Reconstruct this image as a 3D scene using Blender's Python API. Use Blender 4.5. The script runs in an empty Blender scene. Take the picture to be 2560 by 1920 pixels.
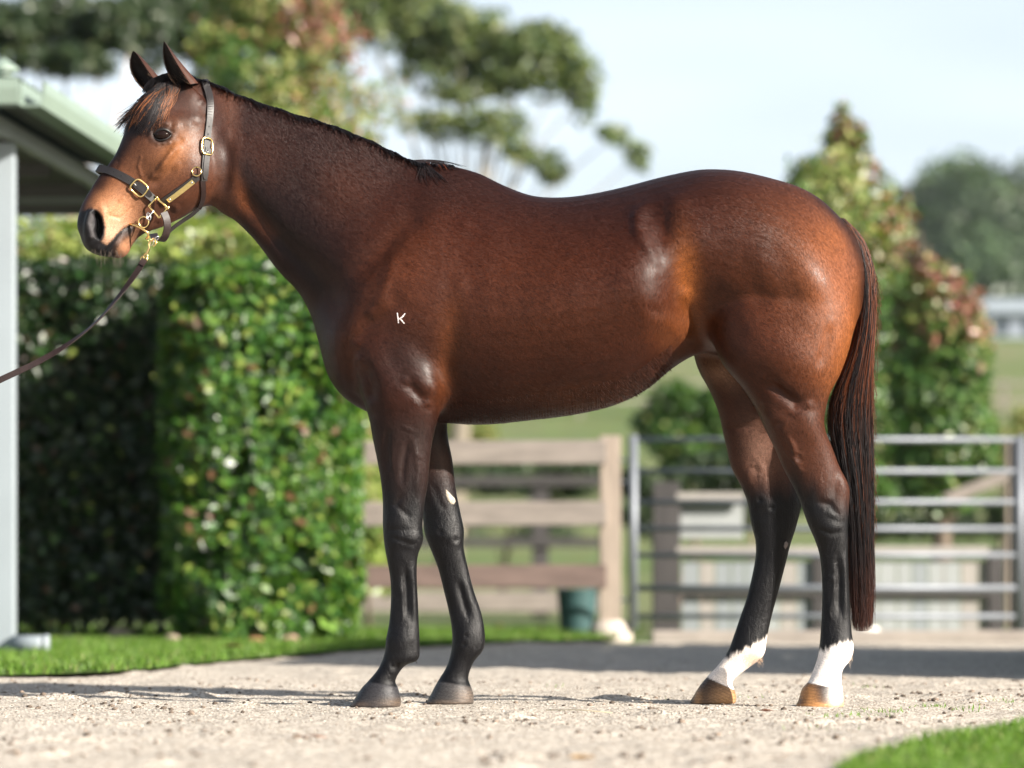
import bpy, bmesh, math, random
import numpy as np
from mathutils import Vector, Matrix
from mathutils.bvhtree import BVHTree

scene = bpy.context.scene
COL = scene.collection
random.seed(11)
rng = np.random.default_rng(11)

# ------------------------------------------------------------------ camera
FPX = 7560.0          # focal length in photograph pixels (2560 wide)
CAMD = 9.0            # distance to the horse's midline plane (y = 0)
CAMH = 0.371
HOR = 1453.0          # horizon row in the photograph
cam_d = bpy.data.cameras.new('camera')
cam = bpy.data.objects.new('camera', cam_d)
COL.objects.link(cam)
cam.location = (0, -CAMD, CAMH)
cam.rotation_euler = (math.radians(90), 0, 0)
cam_d.sensor_width = 36.0
cam_d.lens = FPX * 36.0 / 2560.0
cam_d.shift_y = (HOR - 960.0) / 2560.0
cam_d.clip_start = 0.1
cam_d.clip_end = 3000.0
cam_d.dof.use_dof = True
cam_d.dof.focus_distance = CAMD - 0.1
cam_d.dof.aperture_fstop = 1.9
cam_d.dof.aperture_blades = 9
scene.camera = cam

# ------------------------------------------------------------------ sun and sky
SUN_EL = math.radians(25.5)
SUN_AZ = math.radians(33.0)      # towards the camera from the +x axis
sdir = Vector((math.cos(SUN_EL) * math.cos(SUN_AZ), -math.cos(SUN_EL) * math.sin(SUN_AZ), math.sin(SUN_EL)))
sun_d = bpy.data.lights.new('sun', 'SUN')
sun_d.energy = 5.0
sun_d.angle = math.radians(0.53)
sun_d.color = (1.0, 0.93, 0.83)
sun = bpy.data.objects.new('sun', sun_d)
COL.objects.link(sun)
sun.rotation_euler = sdir.to_track_quat('Z', 'Y').to_euler()
sun.location = (6, -6, 8)

world = bpy.data.worlds.new("World")
scene.world = world
world.use_nodes = True
wn = world.node_tree.nodes; wl = world.node_tree.links
wn.clear()
w_out = wn.new('ShaderNodeOutputWorld')
w_bg = wn.new('ShaderNodeBackground')
w_sky = wn.new('ShaderNodeTexSky')
w_sky.sky_type = 'NISHITA'
w_sky.sun_disc = False
w_sky.sun_elevation = SUN_EL
w_sky.sun_rotation = math.atan2(sdir.x, sdir.y)
w_sky.air_density = 1.1
w_sky.dust_density = 3.2
w_sky.ozone_density = 1.5
# thin high cloud
w_tc = wn.new('ShaderNodeTexCoord')
w_map = wn.new('ShaderNodeMapping'); w_map.inputs['Scale'].default_value = (1.2, 1.2, 5.0)
w_noise = wn.new('ShaderNodeTexNoise'); w_noise.inputs['Scale'].default_value = 1.6
w_noise.inputs['Detail'].default_value = 3; w_noise.inputs['Roughness'].default_value = .55
w_ramp = wn.new('ShaderNodeMapRange')
w_ramp.inputs['From Min'].default_value = 0.38; w_ramp.inputs['From Max'].default_value = 0.72
w_ramp.inputs['To Min'].default_value = 0.35; w_ramp.inputs['To Max'].default_value = 0.75
w_mix = wn.new('ShaderNodeMix'); w_mix.data_type = 'RGBA'
w_mix.inputs['B'].default_value = (11.0, 12.1, 13.3, 1)
wl.new(w_tc.outputs['Generated'], w_map.inputs['Vector'])
wl.new(w_map.outputs['Vector'], w_noise.inputs['Vector'])
wl.new(w_noise.outputs['Fac'], w_ramp.inputs['Value'])
# the whitish veil thins out towards the zenith
w_sep = wn.new('ShaderNodeSeparateXYZ'); wl.new(w_tc.outputs['Generated'], w_sep.inputs[0])
w_el = wn.new('ShaderNodeMapRange'); w_el.interpolation_type = 'SMOOTHSTEP'
w_el.inputs['From Min'].default_value = 0.05; w_el.inputs['From Max'].default_value = 0.75; w_el.inputs['To Min'].default_value = 1.0; w_el.inputs['To Max'].default_value = 0.12
wl.new(w_sep.outputs['Z'], w_el.inputs['Value'])
w_mul = wn.new('ShaderNodeMath'); w_mul.operation = 'MULTIPLY'
wl.new(w_ramp.outputs['Result'], w_mul.inputs[0]); wl.new(w_el.outputs['Result'], w_mul.inputs[1])
wl.new(w_mul.outputs[0], w_mix.inputs['Factor'])
wl.new(w_sky.outputs['Color'], w_mix.inputs['A'])
wl.new(w_mix.outputs['Result'], w_bg.inputs['Color'])
w_bg.inputs['Strength'].default_value = 0.050
wl.new(w_bg.outputs['Background'], w_out.inputs['Surface'])

scene.view_settings.view_transform = 'Standard'
scene.view_settings.look = 'None'
scene.view_settings.gamma = 1.0
scene.view_settings.use_curve_mapping = False
scene.view_settings.exposure = 1.45
scene.render.engine = 'CYCLES'
scene.cycles.max_bounces = 7
scene.cycles.transparent_max_bounces = 6
scene.cycles.caustics_reflective = False
scene.cycles.caustics_refractive = False
scene.cycles.use_denoising = True

# ------------------------------------------------------------------ helpers
def P(px, py, d=CAMD):
    """photograph pixel at distance d from the camera -> world point (used only to lay things out)"""
    return Vector(((px - 1280.0) / FPX * d, d - CAMD, CAMH + (HOR - py) / FPX * d))

def dist_ground(py):
    return CAMH * FPX / (py - HOR)

def G(px, py):
    d = dist_ground(py)
    return Vector(((px - 1280.0) / FPX * d, d - CAMD, 0.0))

def mesh_obj(name, verts, faces, mat=None, parent=None, smooth=False, colors=None):
    me = bpy.data.meshes.new(name)
    if isinstance(verts, np.ndarray):
        verts_l = verts.astype(np.float32)
        nv = len(verts_l)
        me.vertices.add(nv)
        me.vertices.foreach_set('co', verts_l.ravel())
        f = np.asarray(faces, dtype=np.int32)
        n, k = f.shape
        me.loops.add(n * k)
        me.loops.foreach_set('vertex_index', f.ravel())
        me.polygons.add(n)
        me.polygons.foreach_set('loop_start', np.arange(0, n * k, k, dtype=np.int32))
        me.polygons.foreach_set('loop_total', np.full(n, k, dtype=np.int32))
        me.update(calc_edges=True)
    else:
        me.from_pydata(verts, [], faces)
        me.update()
    if smooth:
        me.polygons.foreach_set('use_smooth', np.ones(len(me.polygons), dtype=bool))
    if colors is not None:
        a = me.color_attributes.new('tint', 'FLOAT_COLOR', 'POINT')
        c = np.ones((len(me.vertices), 4), dtype=np.float32)
        c[:, :3] = colors
        a.data.foreach_set('color', c.ravel())
    o = bpy.data.objects.new(name, me)
    COL.objects.link(o)
    if mat: me.materials.append(mat)
    if parent: o.parent = parent
    return o

def tag(o, label=None, cat=None, group=None, kind=None):
    if label: o['label'] = label
    if cat: o['category'] = cat
    if group: o['group'] = group
    if kind: o['kind'] = kind
    return o

def thing(name, label, cat, group=None, loc=(0, 0, 0), rz=0.0):
    o = bpy.data.objects.new(name, None)
    o.empty_display_size = 0.2
    COL.objects.link(o)
    o.location = loc; o.rotation_euler = (0, 0, rz)
    return tag(o, label, cat, group)

class MB:
    """collects simple solids into one mesh"""
    def __init__(s): s.v = []; s.f = []
    def box(s, c, size, rot=None, taper=1.0):
        n = len(s.v); hx, hy, hz = size[0] / 2, size[1] / 2, size[2] / 2
        for dz in (-1, 1):
            k = taper if dz > 0 else 1.0
            for dx, dy in ((-1, -1), (1, -1), (1, 1), (-1, 1)):
                p = Vector((dx * hx * k, dy * hy * k, dz * hz))
                if rot is not None: p = rot @ p
                s.v.append(tuple(p + Vector(c)))
        for q in ((0, 3, 2, 1), (4, 5, 6, 7), (0, 1, 5, 4), (1, 2, 6, 5), (2, 3, 7, 6), (3, 0, 4, 7)):
            s.f.append([n + i for i in q])
        return s
    def tube(s, pts, r, seg=8, closed=False, cap=True, flat=1.0):
        pts = [Vector(p) for p in pts]; N = len(pts); base = len(s.v)
        rr = r if hasattr(r, '__len__') else [r] * N
        prev = None
        for i, p in enumerate(pts):
            a = pts[(i - 1) % N] if (closed or i > 0) else p
            b = pts[(i + 1) % N] if (closed or i < N - 1) else p
            t = (b - a).normalized()
            if prev is None:
                u = t.orthogonal().normalized()
            else:
                u = (prev - t * prev.dot(t)).normalized()
            prev = u; w = t.cross(u)
            for k in range(seg):
                an = 2 * math.pi * k / seg
                s.v.append(tuple(p + (u * math.cos(an) + w * math.sin(an) * flat) * rr[i]))
        M = N if closed else N - 1
        for i in range(M):
            for k in range(seg):
                a = base + i * seg + k; b = base + i * seg + (k + 1) % seg
                j = (i + 1) % N
                c = base + j * seg + (k + 1) % seg; d = base + j * seg + k
                s.f.append([a, b, c, d])
        if cap and not closed:
            s.f.append([base + k for k in range(seg)][::-1])
            s.f.append([base + (N - 1) * seg + k for k in range(seg)])
        return s
    def lathe(s, c, prof, seg=20):
        base = len(s.v)
        for r, z in prof:
            for k in range(seg):
                an = 2 * math.pi * k / seg
                s.v.append((c[0] + r * math.cos(an), c[1] + r * math.sin(an), c[2] + z))
        for i in range(len(prof) - 1):
            for k in range(seg):
                s.f.append([base + i * seg + k, base + i * seg + (k + 1) % seg, base + (i + 1) * seg + (k + 1) % seg, base + (i + 1) * seg + k])
        s.f.append([base + k for k in range(seg)][::-1])
        s.f.append([base + (len(prof) - 1) * seg + k for k in range(seg)])
        return s
    def build(s, name, mat, parent=None, smooth=False, bevel=0.0):
        o = mesh_obj(name, s.v, s.f, mat, parent, smooth)
        if bevel:
            m = o.modifiers.new('bevel', 'BEVEL'); m.width = bevel; m.segments = 2; m.limit_method = 'ANGLE'
        return o

def mat_new(name):
    m = bpy.data.materials.new(name); m.use_nodes = True
    nt = m.node_tree; b = nt.nodes['Principled BSDF']
    return m, nt, b

def N(nt, kind, **kw):
    n = nt.nodes.new(kind)
    for k, v in kw.items():
        if k in n.inputs: n.inputs[k].default_value = v
        else: setattr(n, k, v)
    return n

def simple_mat(name, col, rough=0.6, metal=0.0, noise=0.0, nscale=8.0, bump=0.0, stretch=None, spec=0.5, col2=None):
    m, nt, b = mat_new(name)
    b.inputs['Base Color'].default_value = (*col, 1)
    b.inputs['Roughness'].default_value = rough
    b.inputs['Metallic'].default_value = metal
    b.inputs['Specular IOR Level'].default_value = spec
    if noise or bump or col2:
        tc = N(nt, 'ShaderNodeTexCoord')
        mp = N(nt, 'ShaderNodeMapping')
        if stretch: mp.inputs['Scale'].default_value = stretch
        nz = N(nt, 'ShaderNodeTexNoise', Scale=nscale, Detail=6.0, Roughness=0.6)
        nt.links.new(tc.outputs['Object'], mp.inputs['Vector'])
        nt.links.new(mp.outputs['Vector'], nz.inputs['Vector'])
        mx = N(nt, 'ShaderNodeMix', data_type='RGBA')
        mx.inputs['A'].default_value = (*[c * (1 - noise) for c in col], 1)
        mx.inputs['B'].default_value = (*(col2 if col2 else [min(1, c * (1 + noise)) for c in col]), 1)
        rp = N(nt, 'ShaderNodeMapRange'); rp.inputs['From Min'].default_value = .3; rp.inputs['From Max'].default_value = .7
        nt.links.new(nz.outputs['Fac'], rp.inputs['Value'])
        nt.links.new(rp.outputs['Result'], mx.inputs['Factor'])
        nt.links.new(mx.outputs['Result'], b.inputs['Base Color'])
        if bump:
            bp = N(nt, 'ShaderNodeBump', Strength=1.0, Distance=bump)
            nt.links.new(nz.outputs['Fac'], bp.inputs['Height'])
            nt.links.new(bp.outputs['Normal'], b.inputs['Normal'])
    return m

def tint_mat(name, rough=0.5, transl=0.0, spec=0.5, noise=0.0, nscale=40.0):
    """colour from the mesh's own 'tint' attribute"""
    m, nt, b = mat_new(name)
    at = N(nt, 'ShaderNodeAttribute'); at.attribute_name = 'tint'
    src = at.outputs['Color']
    b.inputs['Roughness'].default_value = rough
    b.inputs['Specular IOR Level'].default_value = spec
    nt.links.new(src, b.inputs['Base Color'])
    if transl > 0:
        tr = N(nt, 'ShaderNodeBsdfTranslucent')
        hs = N(nt, 'ShaderNodeMix', data_type='RGBA', blend_type='MULTIPLY', Factor=1.0)
        hs.inputs['B'].default_value = (1.25, 1.5, 0.5, 1)
        nt.links.new(src, hs.inputs['A']); nt.links.new(hs.outputs['Result'], tr.inputs['Color'])
        mx = N(nt, 'ShaderNodeMixShader', Fac=transl)
        nt.links.new(b.outputs[0], mx.inputs[1]); nt.links.new(tr.outputs[0], mx.inputs[2])
        nt.links.new(mx.outputs[0], nt.nodes['Material Output'].inputs['Surface'])
    return m

def catmull(K, n):
    """K (m,c) control rows -> n rows, uniform Catmull-Rom"""
    K = np.asarray(K, float); m = len(K)
    u = np.linspace(0, m - 1, n); i = np.clip(u.astype(int), 0, m - 2); t = (u - i)[:, None]
    p1 = K[i]; p2 = K[i + 1]
    p0 = np.where((i > 0)[:, None], K[np.maximum(i - 1, 0)], 2 * p1 - p2)
    p3 = np.where((i < m - 2)[:, None], K[np.minimum(i + 2, m - 1)], 2 * p2 - p1)
    return .5 * ((2 * p1) + (p2 - p0) * t + (2 * p0 - 5 * p1 + 4 * p2 - p3) * t ** 2 + (3 * p1 - p0 - 3 * p2 + p3) * t ** 3)

def strands_mesh(S, r0, r1, colors=None):
    """S (n,k,3) polylines -> verts, quads of 3-sided tapering tubes (+ per vertex colours from colors (n,3) or (n,k,3))"""
    n, k, _ = S.shape
    T = np.gradient(S, axis=1); T /= np.linalg.norm(T, axis=2, keepdims=True) + 1e-9
    up = np.array([0.13, -0.97, 0.2])
    U = np.cross(T, up); U /= np.linalg.norm(U, axis=2, keepdims=True) + 1e-9
    Wv = np.cross(T, U)
    r = np.linspace(1, 0, k)[None, :, None] ** 0.6 * (r0 - r1) + r1
    if np.ndim(r0) == 0: pass
    V = np.empty((n, k, 3, 3))
    for j in range(3):
        a = 2 * math.pi * j / 3
        V[:, :, j, :] = S + (U * math.cos(a) + Wv * math.sin(a)) * r
    idx = np.arange(n * k * 3).reshape(n, k, 3)
    F = []
    for j in range(3):
        j2 = (j + 1) % 3
        F.append(np.stack([idx[:, :-1, j], idx[:, :-1, j2], idx[:, 1:, j2], idx[:, 1:, j]], -1).reshape(-1, 4))
    C = None
    if colors is not None:
        if colors.ndim == 2: colors = np.repeat(colors[:, None, :], k, 1)
        C = np.repeat(colors[:, :, None, :], 3, 2).reshape(-1, 3)
    return V.reshape(-1, 3), np.concatenate(F), C
# =================================================================== GROUND
def terrain_z(x, d):
    def ss(t): t = np.clip(t, 0, 1); return t * t * (3 - 2 * t)
    z = 11.5 * ss((d - 36) / 115.0)
    z = z + (6 * np.exp(-((x - 45.5) / 4.5) ** 2) + 21 * (1 / (1 + np.exp(-(x - 42.5) / 2.2))) + 2) * ss((d - 282) / 34.0)
    z = z + .5 * np.sin(x * .06 + 1) * ss((d - 60) / 80)
    return z - .012
def grid_mesh(name, xs, ys, zf, mat, parent=None, colors=None):
    X, Y = np.meshgrid(xs, ys, indexing='ij'); Z = zf(X, Y)
    V = np.stack([X, Y, Z], -1).reshape(-1, 3); n, m = len(xs), len(ys)
    I = np.arange(n * m).reshape(n, m)
    F = np.stack([I[:-1, :-1], I[1:, :-1], I[1:, 1:], I[:-1, 1:]], -1).reshape(-1, 4)
    return mesh_obj(name, V, F, mat, parent, True, colors)

def mat_field():
    m, nt, b = mat_new('pasture')
    tc = N(nt, 'ShaderNodeTexCoord'); n1 = N(nt, 'ShaderNodeTexNoise', Scale=.05, Detail=5.0); n2 = N(nt, 'ShaderNodeTexNoise', Scale=1.7, Detail=6.0)
    nt.links.new(tc.outputs['Object'], n1.inputs['Vector']); nt.links.new(tc.outputs['Object'], n2.inputs['Vector'])
    r = N(nt, 'ShaderNodeValToRGB'); r.color_ramp.elements[0].position = .36; r.color_ramp.elements[0].color = (.095, .15, .040, 1)
    r.color_ramp.elements[1].position = .62; r.color_ramp.elements[1].color = (.19, .205, .10, 1)
    nt.links.new(n1.outputs['Fac'], r.inputs['Fac'])
    mx = N(nt, 'ShaderNodeMix', data_type='RGBA', blend_type='MULTIPLY', Factor=.5); nt.links.new(r.outputs[0], mx.inputs['A']); nt.links.new(n2.outputs['Color'], mx.inputs['B'])
    nt.links.new(mx.outputs['Result'], b.inputs['Base Color']); b.inputs['Roughness'].default_value = .95; b.inputs['Specular IOR Level'].default_value = .15
    return m
xs = np.concatenate([np.linspace(-300, -40, 14), np.linspace(-34, 130, 60), np.linspace(150, 420, 10)])
ys = np.concatenate([[-30, -9], np.linspace(0, 60, 20), np.linspace(66, 420, 60), [520, 700, 1200]])
tag(grid_mesh('ground', xs, ys, lambda x, y: terrain_z(x, y + CAMD), mat_field()), kind='structure')

def value_noise(X, Y, s, seed):
    r = np.random.default_rng(seed); T = r.random((257, 257))
    x = (X / s) % 256; y = (Y / s) % 256; i = x.astype(int); j = y.astype(int); fx = x - i; fy = y - j
    fx = fx * fx * (3 - 2 * fx); fy = fy * fy * (3 - 2 * fy)
    return (T[i, j] * (1 - fx) + T[i + 1, j] * fx) * (1 - fy) + (T[i, j + 1] * (1 - fx) + T[i + 1, j + 1] * fx) * fy

def yard_h(X, Y):
    """raked, hoof-scuffed crushed stone; X, Y world"""
    z = .010 * (value_noise(X + 40, Y + 40, .45, 1) - .5) + .008 * (value_noise(X + 40, Y + 40, .13, 2) - .5) + .004 * (value_noise(X + 40, Y + 40, .045, 3) - .5) + .0028 * (value_noise(X + 40, Y + 40, .02, 4) - .5)
    sc = value_noise(X + 40, Y + 40, .10, 5); sc2 = value_noise(X * .45 + 40, Y + 40, .16, 6)
    z += .014 * np.clip(sc * sc2 - .48, 0, 1) * 2.6
    return z + .003
def mat_yard():
    m, nt, b = mat_new('crushed_stone')
    tc = N(nt, 'ShaderNodeTexCoord')
    n1 = N(nt, 'ShaderNodeTexNoise', Scale=260.0, Detail=3.0, Roughness=.7); n2 = N(nt, 'ShaderNodeTexNoise', Scale=2.2, Detail=6.0, Roughness=.65); n3 = N(nt, 'ShaderNodeTexNoise', Scale=17.0, Detail=5.0, Roughness=.7)
    vo = N(nt, 'ShaderNodeTexVoronoi', Scale=150.0)
    for n_ in (n1, n2, n3, vo): nt.links.new(tc.outputs['Object'], n_.inputs['Vector'])
    r = N(nt, 'ShaderNodeValToRGB'); e = r.color_ramp.elements; e[0].position = .25; e[0].color = (.22, .19, .155, 1); e[1].position = .80; e[1].color = (.63, .57, .495, 1)
    e2 = r.color_ramp.elements.new(.5); e2.color = (.44, .39, .33, 1)
    nt.links.new(vo.outputs['Color'], r.inputs['Fac'])
    r3 = N(nt, 'ShaderNodeMapRange'); r3.inputs['From Min'].default_value = .35; r3.inputs['From Max'].default_value = .75; r3.inputs['To Min'].default_value = 1.08; r3.inputs['To Max'].default_value = .72
    nt.links.new(n3.outputs['Fac'], r3.inputs['Value'])
    r2 = N(nt, 'ShaderNodeMapRange'); r2.inputs['From Min'].default_value = .3; r2.inputs['From Max'].default_value = .7; r2.inputs['To Min'].default_value = .88; r2.inputs['To Max'].default_value = 1.1
    nt.links.new(n2.outputs['Fac'], r2.inputs['Value'])
    mu = N(nt, 'ShaderNodeMath', operation='MULTIPLY'); nt.links.new(r3.outputs[0], mu.inputs[0]); nt.links.new(r2.outputs[0], mu.inputs[1])
    sc = N(nt, 'ShaderNodeVectorMath', operation='SCALE'); nt.links.new(r.outputs[0], sc.inputs[0]); nt.links.new(mu.outputs[0], sc.inputs['Scale'])
    nt.links.new(sc.outputs[0], b.inputs['Base Color']); b.inputs['Roughness'].default_value = .92; b.inputs['Specular IOR Level'].default_value = .2
    bp = N(nt, 'ShaderNodeBump', Strength=.8, Distance=.004); nt.links.new(vo.outputs['Distance'], bp.inputs['Height']); nt.links.new(bp.outputs[0], b.inputs['Normal'])
    return m
YARD = mat_yard()
xs = np.concatenate([np.linspace(-14, -2.4, 60), np.linspace(-2.39, 2.39, 300), np.linspace(2.4, 14, 50)])
ys = np.concatenate([np.linspace(-8.6, -3.2, 20), np.linspace(-3.19, 2.6, 340), np.linspace(2.63, 9.0, 90)])
tag(grid_mesh('gravel_yard', xs, ys, yard_h, YARD), kind='structure')

# loose stones and clods on the yard
def rocks(n, xr, yr, smin, smax, seed, cols, dens=None):
    r = np.random.default_rng(seed)
    ico = np.array([(0, 0, 1), (.89, 0, .45), (.28, .85, .45), (-.72, .53, .45), (-.72, -.53, .45), (.28, -.85, .45), (.72, .53, -.45), (-.28, .85, -.45), (-.89, 0, -.45), (-.28, -.85, -.45), (.72, -.53, -.45), (0, 0, -1)])
    fc = np.array([(0, 1, 2), (0, 2, 3), (0, 3, 4), (0, 4, 5), (0, 5, 1), (1, 6, 2), (2, 7, 3), (3, 8, 4), (4, 9, 5), (5, 10, 1), (6, 7, 2), (7, 8, 3), (8, 9, 4), (9, 10, 5), (10, 6, 1), (11, 7, 6), (11, 8, 7), (11, 9, 8), (11, 10, 9), (11, 6, 10)])
    X = r.uniform(*xr, n * 3); Y = r.uniform(*yr, n * 3)
    keep = (value_noise(X + 40, Y + 40, .10, 5) * value_noise(X * .45 + 40, Y + 40, .16, 6) + r.uniform(0, .45, n * 3)) > .62 if dens else np.ones(n * 3, bool)
    X, Y = X[keep][:n], Y[keep][:n]; n = len(X)
    s = smin + (smax - smin) * r.random(n) ** 3
    V = ico[None] * (1 + r.uniform(-.28, .28, (n, 12, 1))); V = V * s[:, None, None] * np.array([1, 1, .62])
    a = r.uniform(0, 6.28, n); ca, sa = np.cos(a)[:, None], np.sin(a)[:, None]
    vx = V[:, :, 0] * ca - V[:, :, 1] * sa; vy = V[:, :, 0] * sa + V[:, :, 1] * ca
    V = np.stack([vx + X[:, None], vy + Y[:, None], V[:, :, 2] + (yard_h(X, Y) + s * .25)[:, None]], -1)
    F = (fc[None] + (np.arange(n) * 12)[:, None, None]).reshape(-1, 3)
    cc_ = np.array(cols)[r.integers(0, len(cols), n)] * r.uniform(.75, 1.2, (n, 1))
    return V.reshape(-1, 3), F, np.repeat(cc_, 12, 0)
m_rock = tint_mat('loose_stone', rough=.9, spec=.25)
v, f, c = rocks(13000, (-2.3, 2.3), (-3.15, 2.6), .0012, .0040, 3, [(.42, .375, .32), (.33, .29, .24), (.5, .46, .41), (.26, .22, .18)])
tag(mesh_obj('loose_stones', v, f, m_rock, None, False, c), 'small loose stones scattered over the crushed-stone yard', 'stones', kind='stuff')
v, f, c = rocks(2800, (-2.2, 2.2), (-3.1, 2.4), .0022, .0105, 4, [(.13, .10, .078), (.20, .155, .12), (.09, .07, .055)], True)
tag(mesh_obj('dirt_clods', v, f, m_rock, None, False, c), 'brown crumbs of earth kicked up on the yard around the hooves', 'dirt', kind='stuff')

# ------------------------------------------------------------- lawns
def poly_sheet(name, pts, z, mat):
    bm = bmesh.new(); vs = [bm.verts.new((x, y, z)) for x, y in pts]; f = bm.faces.new(vs)
    bmesh.ops.triangulate(bm, faces=[f]); me = bpy.data.meshes.new(name); bm.to_mesh(me); bm.free(); me.materials.append(mat)
    o = bpy.data.objects.new(name, me); COL.objects.link(o); return tag(o, kind='structure')
def in_poly(X, Y, pts):
    c = np.zeros(X.shape, bool); n = len(pts)
    for i in range(n):
        x0, y0 = pts[i]; x1, y1 = pts[(i + 1) % n]
        hit_ = ((y0 > Y) != (y1 > Y)) & (X < (x1 - x0) * (Y - y0) / (y1 - y0 + 1e-12) + x0)
        c ^= hit_
    return c
m_turf = simple_mat('turf_soil', (.055, .085, .020), .95, noise=.4, nscale=9, spec=.1)
m_blade = tint_mat('grass_blade', rough=.5, transl=.35, spec=.3)
def grass(name, pts, n, h, w, seed, label):
    r = np.random.default_rng(seed); xs_ = [p[0] for p in pts]; ys_ = [p[1] for p in pts]
    X = r.uniform(min(xs_), max(xs_), n * 3); Y = r.uniform(min(ys_), max(ys_), n * 3); k = in_poly(X, Y, pts); X, Y = X[k][:n], Y[k][:n]; n = len(X)
    a = r.uniform(0, 6.28, n); hh = h * r.uniform(.5, 1.25, n) * (.75 + .5 * value_noise(X + 60, Y + 60, .3, 9)); lean = r.uniform(.1, .9, n) * hh; la = r.uniform(0, 6.28, n)
    dx, dy = np.cos(a) * w / 2, np.sin(a) * w / 2; lx, ly = np.cos(la) * lean, np.sin(la) * lean
    z0 = np.full(n, .019)
    V = np.stack([np.stack([X - dx, Y - dy, z0], -1), np.stack([X + dx, Y + dy, z0], -1), np.stack([X + dx * .8 + lx * .4, Y + dy * .8 + ly * .4, z0 + hh * .6], -1), np.stack([X + lx, Y + ly, z0 + hh], -1), np.stack([X - dx * .8 + lx * .4, Y - dy * .8 + ly * .4, z0 + hh * .6], -1)], 1)
    I = np.arange(n)[:, None] * 5
    F = np.concatenate([np.concatenate([I, I + 1, I + 2], 1), np.concatenate([I, I + 2, I + 4], 1), np.concatenate([I + 4, I + 2, I + 3], 1)])
    pal = np.array([(.085, .165, .02), (.115, .215, .03), (.155, .24, .045), (.06, .12, .016), (.24, .24, .10)]); cc_ = pal[r.choice(5, n, p=[.3, .33, .2, .12, .05])] * r.uniform(.8, 1.2, (n, 1))
    return tag(mesh_obj(name, V.reshape(-1, 3), F, m_blade, None, False, np.repeat(cc_, 5, 0)), label, 'grass', kind='stuff')
LAWN = [(G(-700, 1715).x, G(-700, 1715).y)] + [(p.x, p.y) for p in (G(-300, 1712), G(0, 1702), G(180, 1697), G(340, 1688), G(480, 1672), G(620, 1657), G(760, 1645), G(900, 1632), G(1050, 1621), G(1250, 1612), G(1480, 1606), G(1545, 1600))] + [(1.0, 13.2), (-1.0, 13.5), (-8, 13.5)]
poly_sheet('lawn', LAWN, .020, m_turf)
grass('lawn_grass', LAWN, 60000, .032, .006, 21, 'short bright green lawn along the foot of the hedge')
VG = [(p.x, p.y) for p in (G(2075, 1945), G(2170, 1908), G(2280, 1878), G(2410, 1855), G(2560, 1826), G(2900, 1800))] + [(3.6, -2.0), (3.6, -3.7), (.62, -3.7)]
poly_sheet('verge', VG, .020, m_turf)
grass('verge_grass', VG, 40000, .022, .0032, 22, 'bright green grass in the near corner beside the gravel')
# sparse seedlings in the gravel
wv = []
for cx, cy, nn_ in ((2215, 1782, 26), (2075, 1795, 18), (2150, 1792, 20), (2330, 1772, 30), (2420, 1778, 24), (2500, 1760, 20), (2180, 1722, 10), (1400, 1720, 5), (1860, 1745, 6), (2060, 1830, 10), (1630, 1750, 5)):
    g0 = G(cx, cy)
    for i in range(nn_): wv.append((g0.x + rng.normal(0, .035), g0.y + rng.normal(0, .05)))
V, F, Cc = [], [], []
for i, (x, y) in enumerate(wv):
    h = rng.uniform(.006, .018); a = rng.uniform(0, 6.28); z = float(yard_h(np.array([x]), np.array([y]))[0]); dx, dy = math.cos(a) * .0022, math.sin(a) * .0022
    b = len(V); V += [(x - dx, y - dy, z), (x + dx, y + dy, z), (x + rng.normal(0, .006), y + rng.normal(0, .006), z + h)]; F.append((b, b + 1, b + 2)); c_ = np.array([.12, .22, .03]) * rng.uniform(.8, 1.2); Cc += [c_] * 3
tag(mesh_obj('gravel_weeds', np.array(V), np.array(F), m_blade, None, False, np.array(Cc)), 'tiny green weeds sprouting from the gravel near the hind hooves', 'weeds', kind='stuff')
# a few dry fallen leaves and straws, each a thing of its own
m_dry = simple_mat('dry_leaf', (.20, .07, .035), .8, noise=.4, nscale=60)
m_dry2 = simple_mat('dry_leaf_tan', (.42, .27, .12), .8, noise=.3, nscale=60); m_straw = simple_mat('straw', (.60, .50, .32), .7)
def leaf_on(px_, py_, s, mat, label, name='fallen_leaf', zl=.006):
    g0 = G(px_, py_); z = float(yard_h(np.array([g0.x]), np.array([g0.y]))[0]) + zl; a = random.uniform(0, 6.28)
    pts = [(-1, 0, .1), (-.5, .42, .25), (.2, .48, .32), (1, 0, .12), (.2, -.48, .3), (-.5, -.42, .2), (0, 0, 0)]
    V = [(g0.x + s * (x * math.cos(a) - y * math.sin(a)), g0.y + s * (x * math.sin(a) + y * math.cos(a)), z + s * zz) for x, y, zz in pts]
    F = [(i, (i + 1) % 6, 6) for i in range(6)]; o = mesh_obj(name, V, F, mat); m_ = o.modifiers.new('s', 'SOLIDIFY'); m_.thickness = .0008
    return tag(o, label, 'leaf')
leaf_on(1915, 1789, .020, m_dry, 'curled red-brown leaf on the gravel between the two white-socked hooves')
leaf_on(1455, 1906, .030, m_dry2, 'tan leaf scrap on the gravel at the bottom edge of the picture', zl=.004)
for (a_, b_, lab) in (((1365, 1783), (1530, 1790), 'long pale straw lying on the gravel midway between front and hind hooves'), ((745, 1851), (815, 1853), 'short brown twig lying on the gravel in the lower left foreground')):
    A_, B_ = G(*a_), G(*b_); z0 = .009; mb = MB(); mb.tube([A_ + Vector((0, 0, z0)), (A_ + B_) / 2 + Vector((0, .004, z0 + .004)), B_ + Vector((0, 0, z0))], .0013, 6)
    o = mb.build('straw' if 'straw' in lab else 'twig', m_straw if 'straw' in lab else m_dry, smooth=True); tag(o, lab, 'straw' if 'straw' in lab else 'twig')
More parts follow.
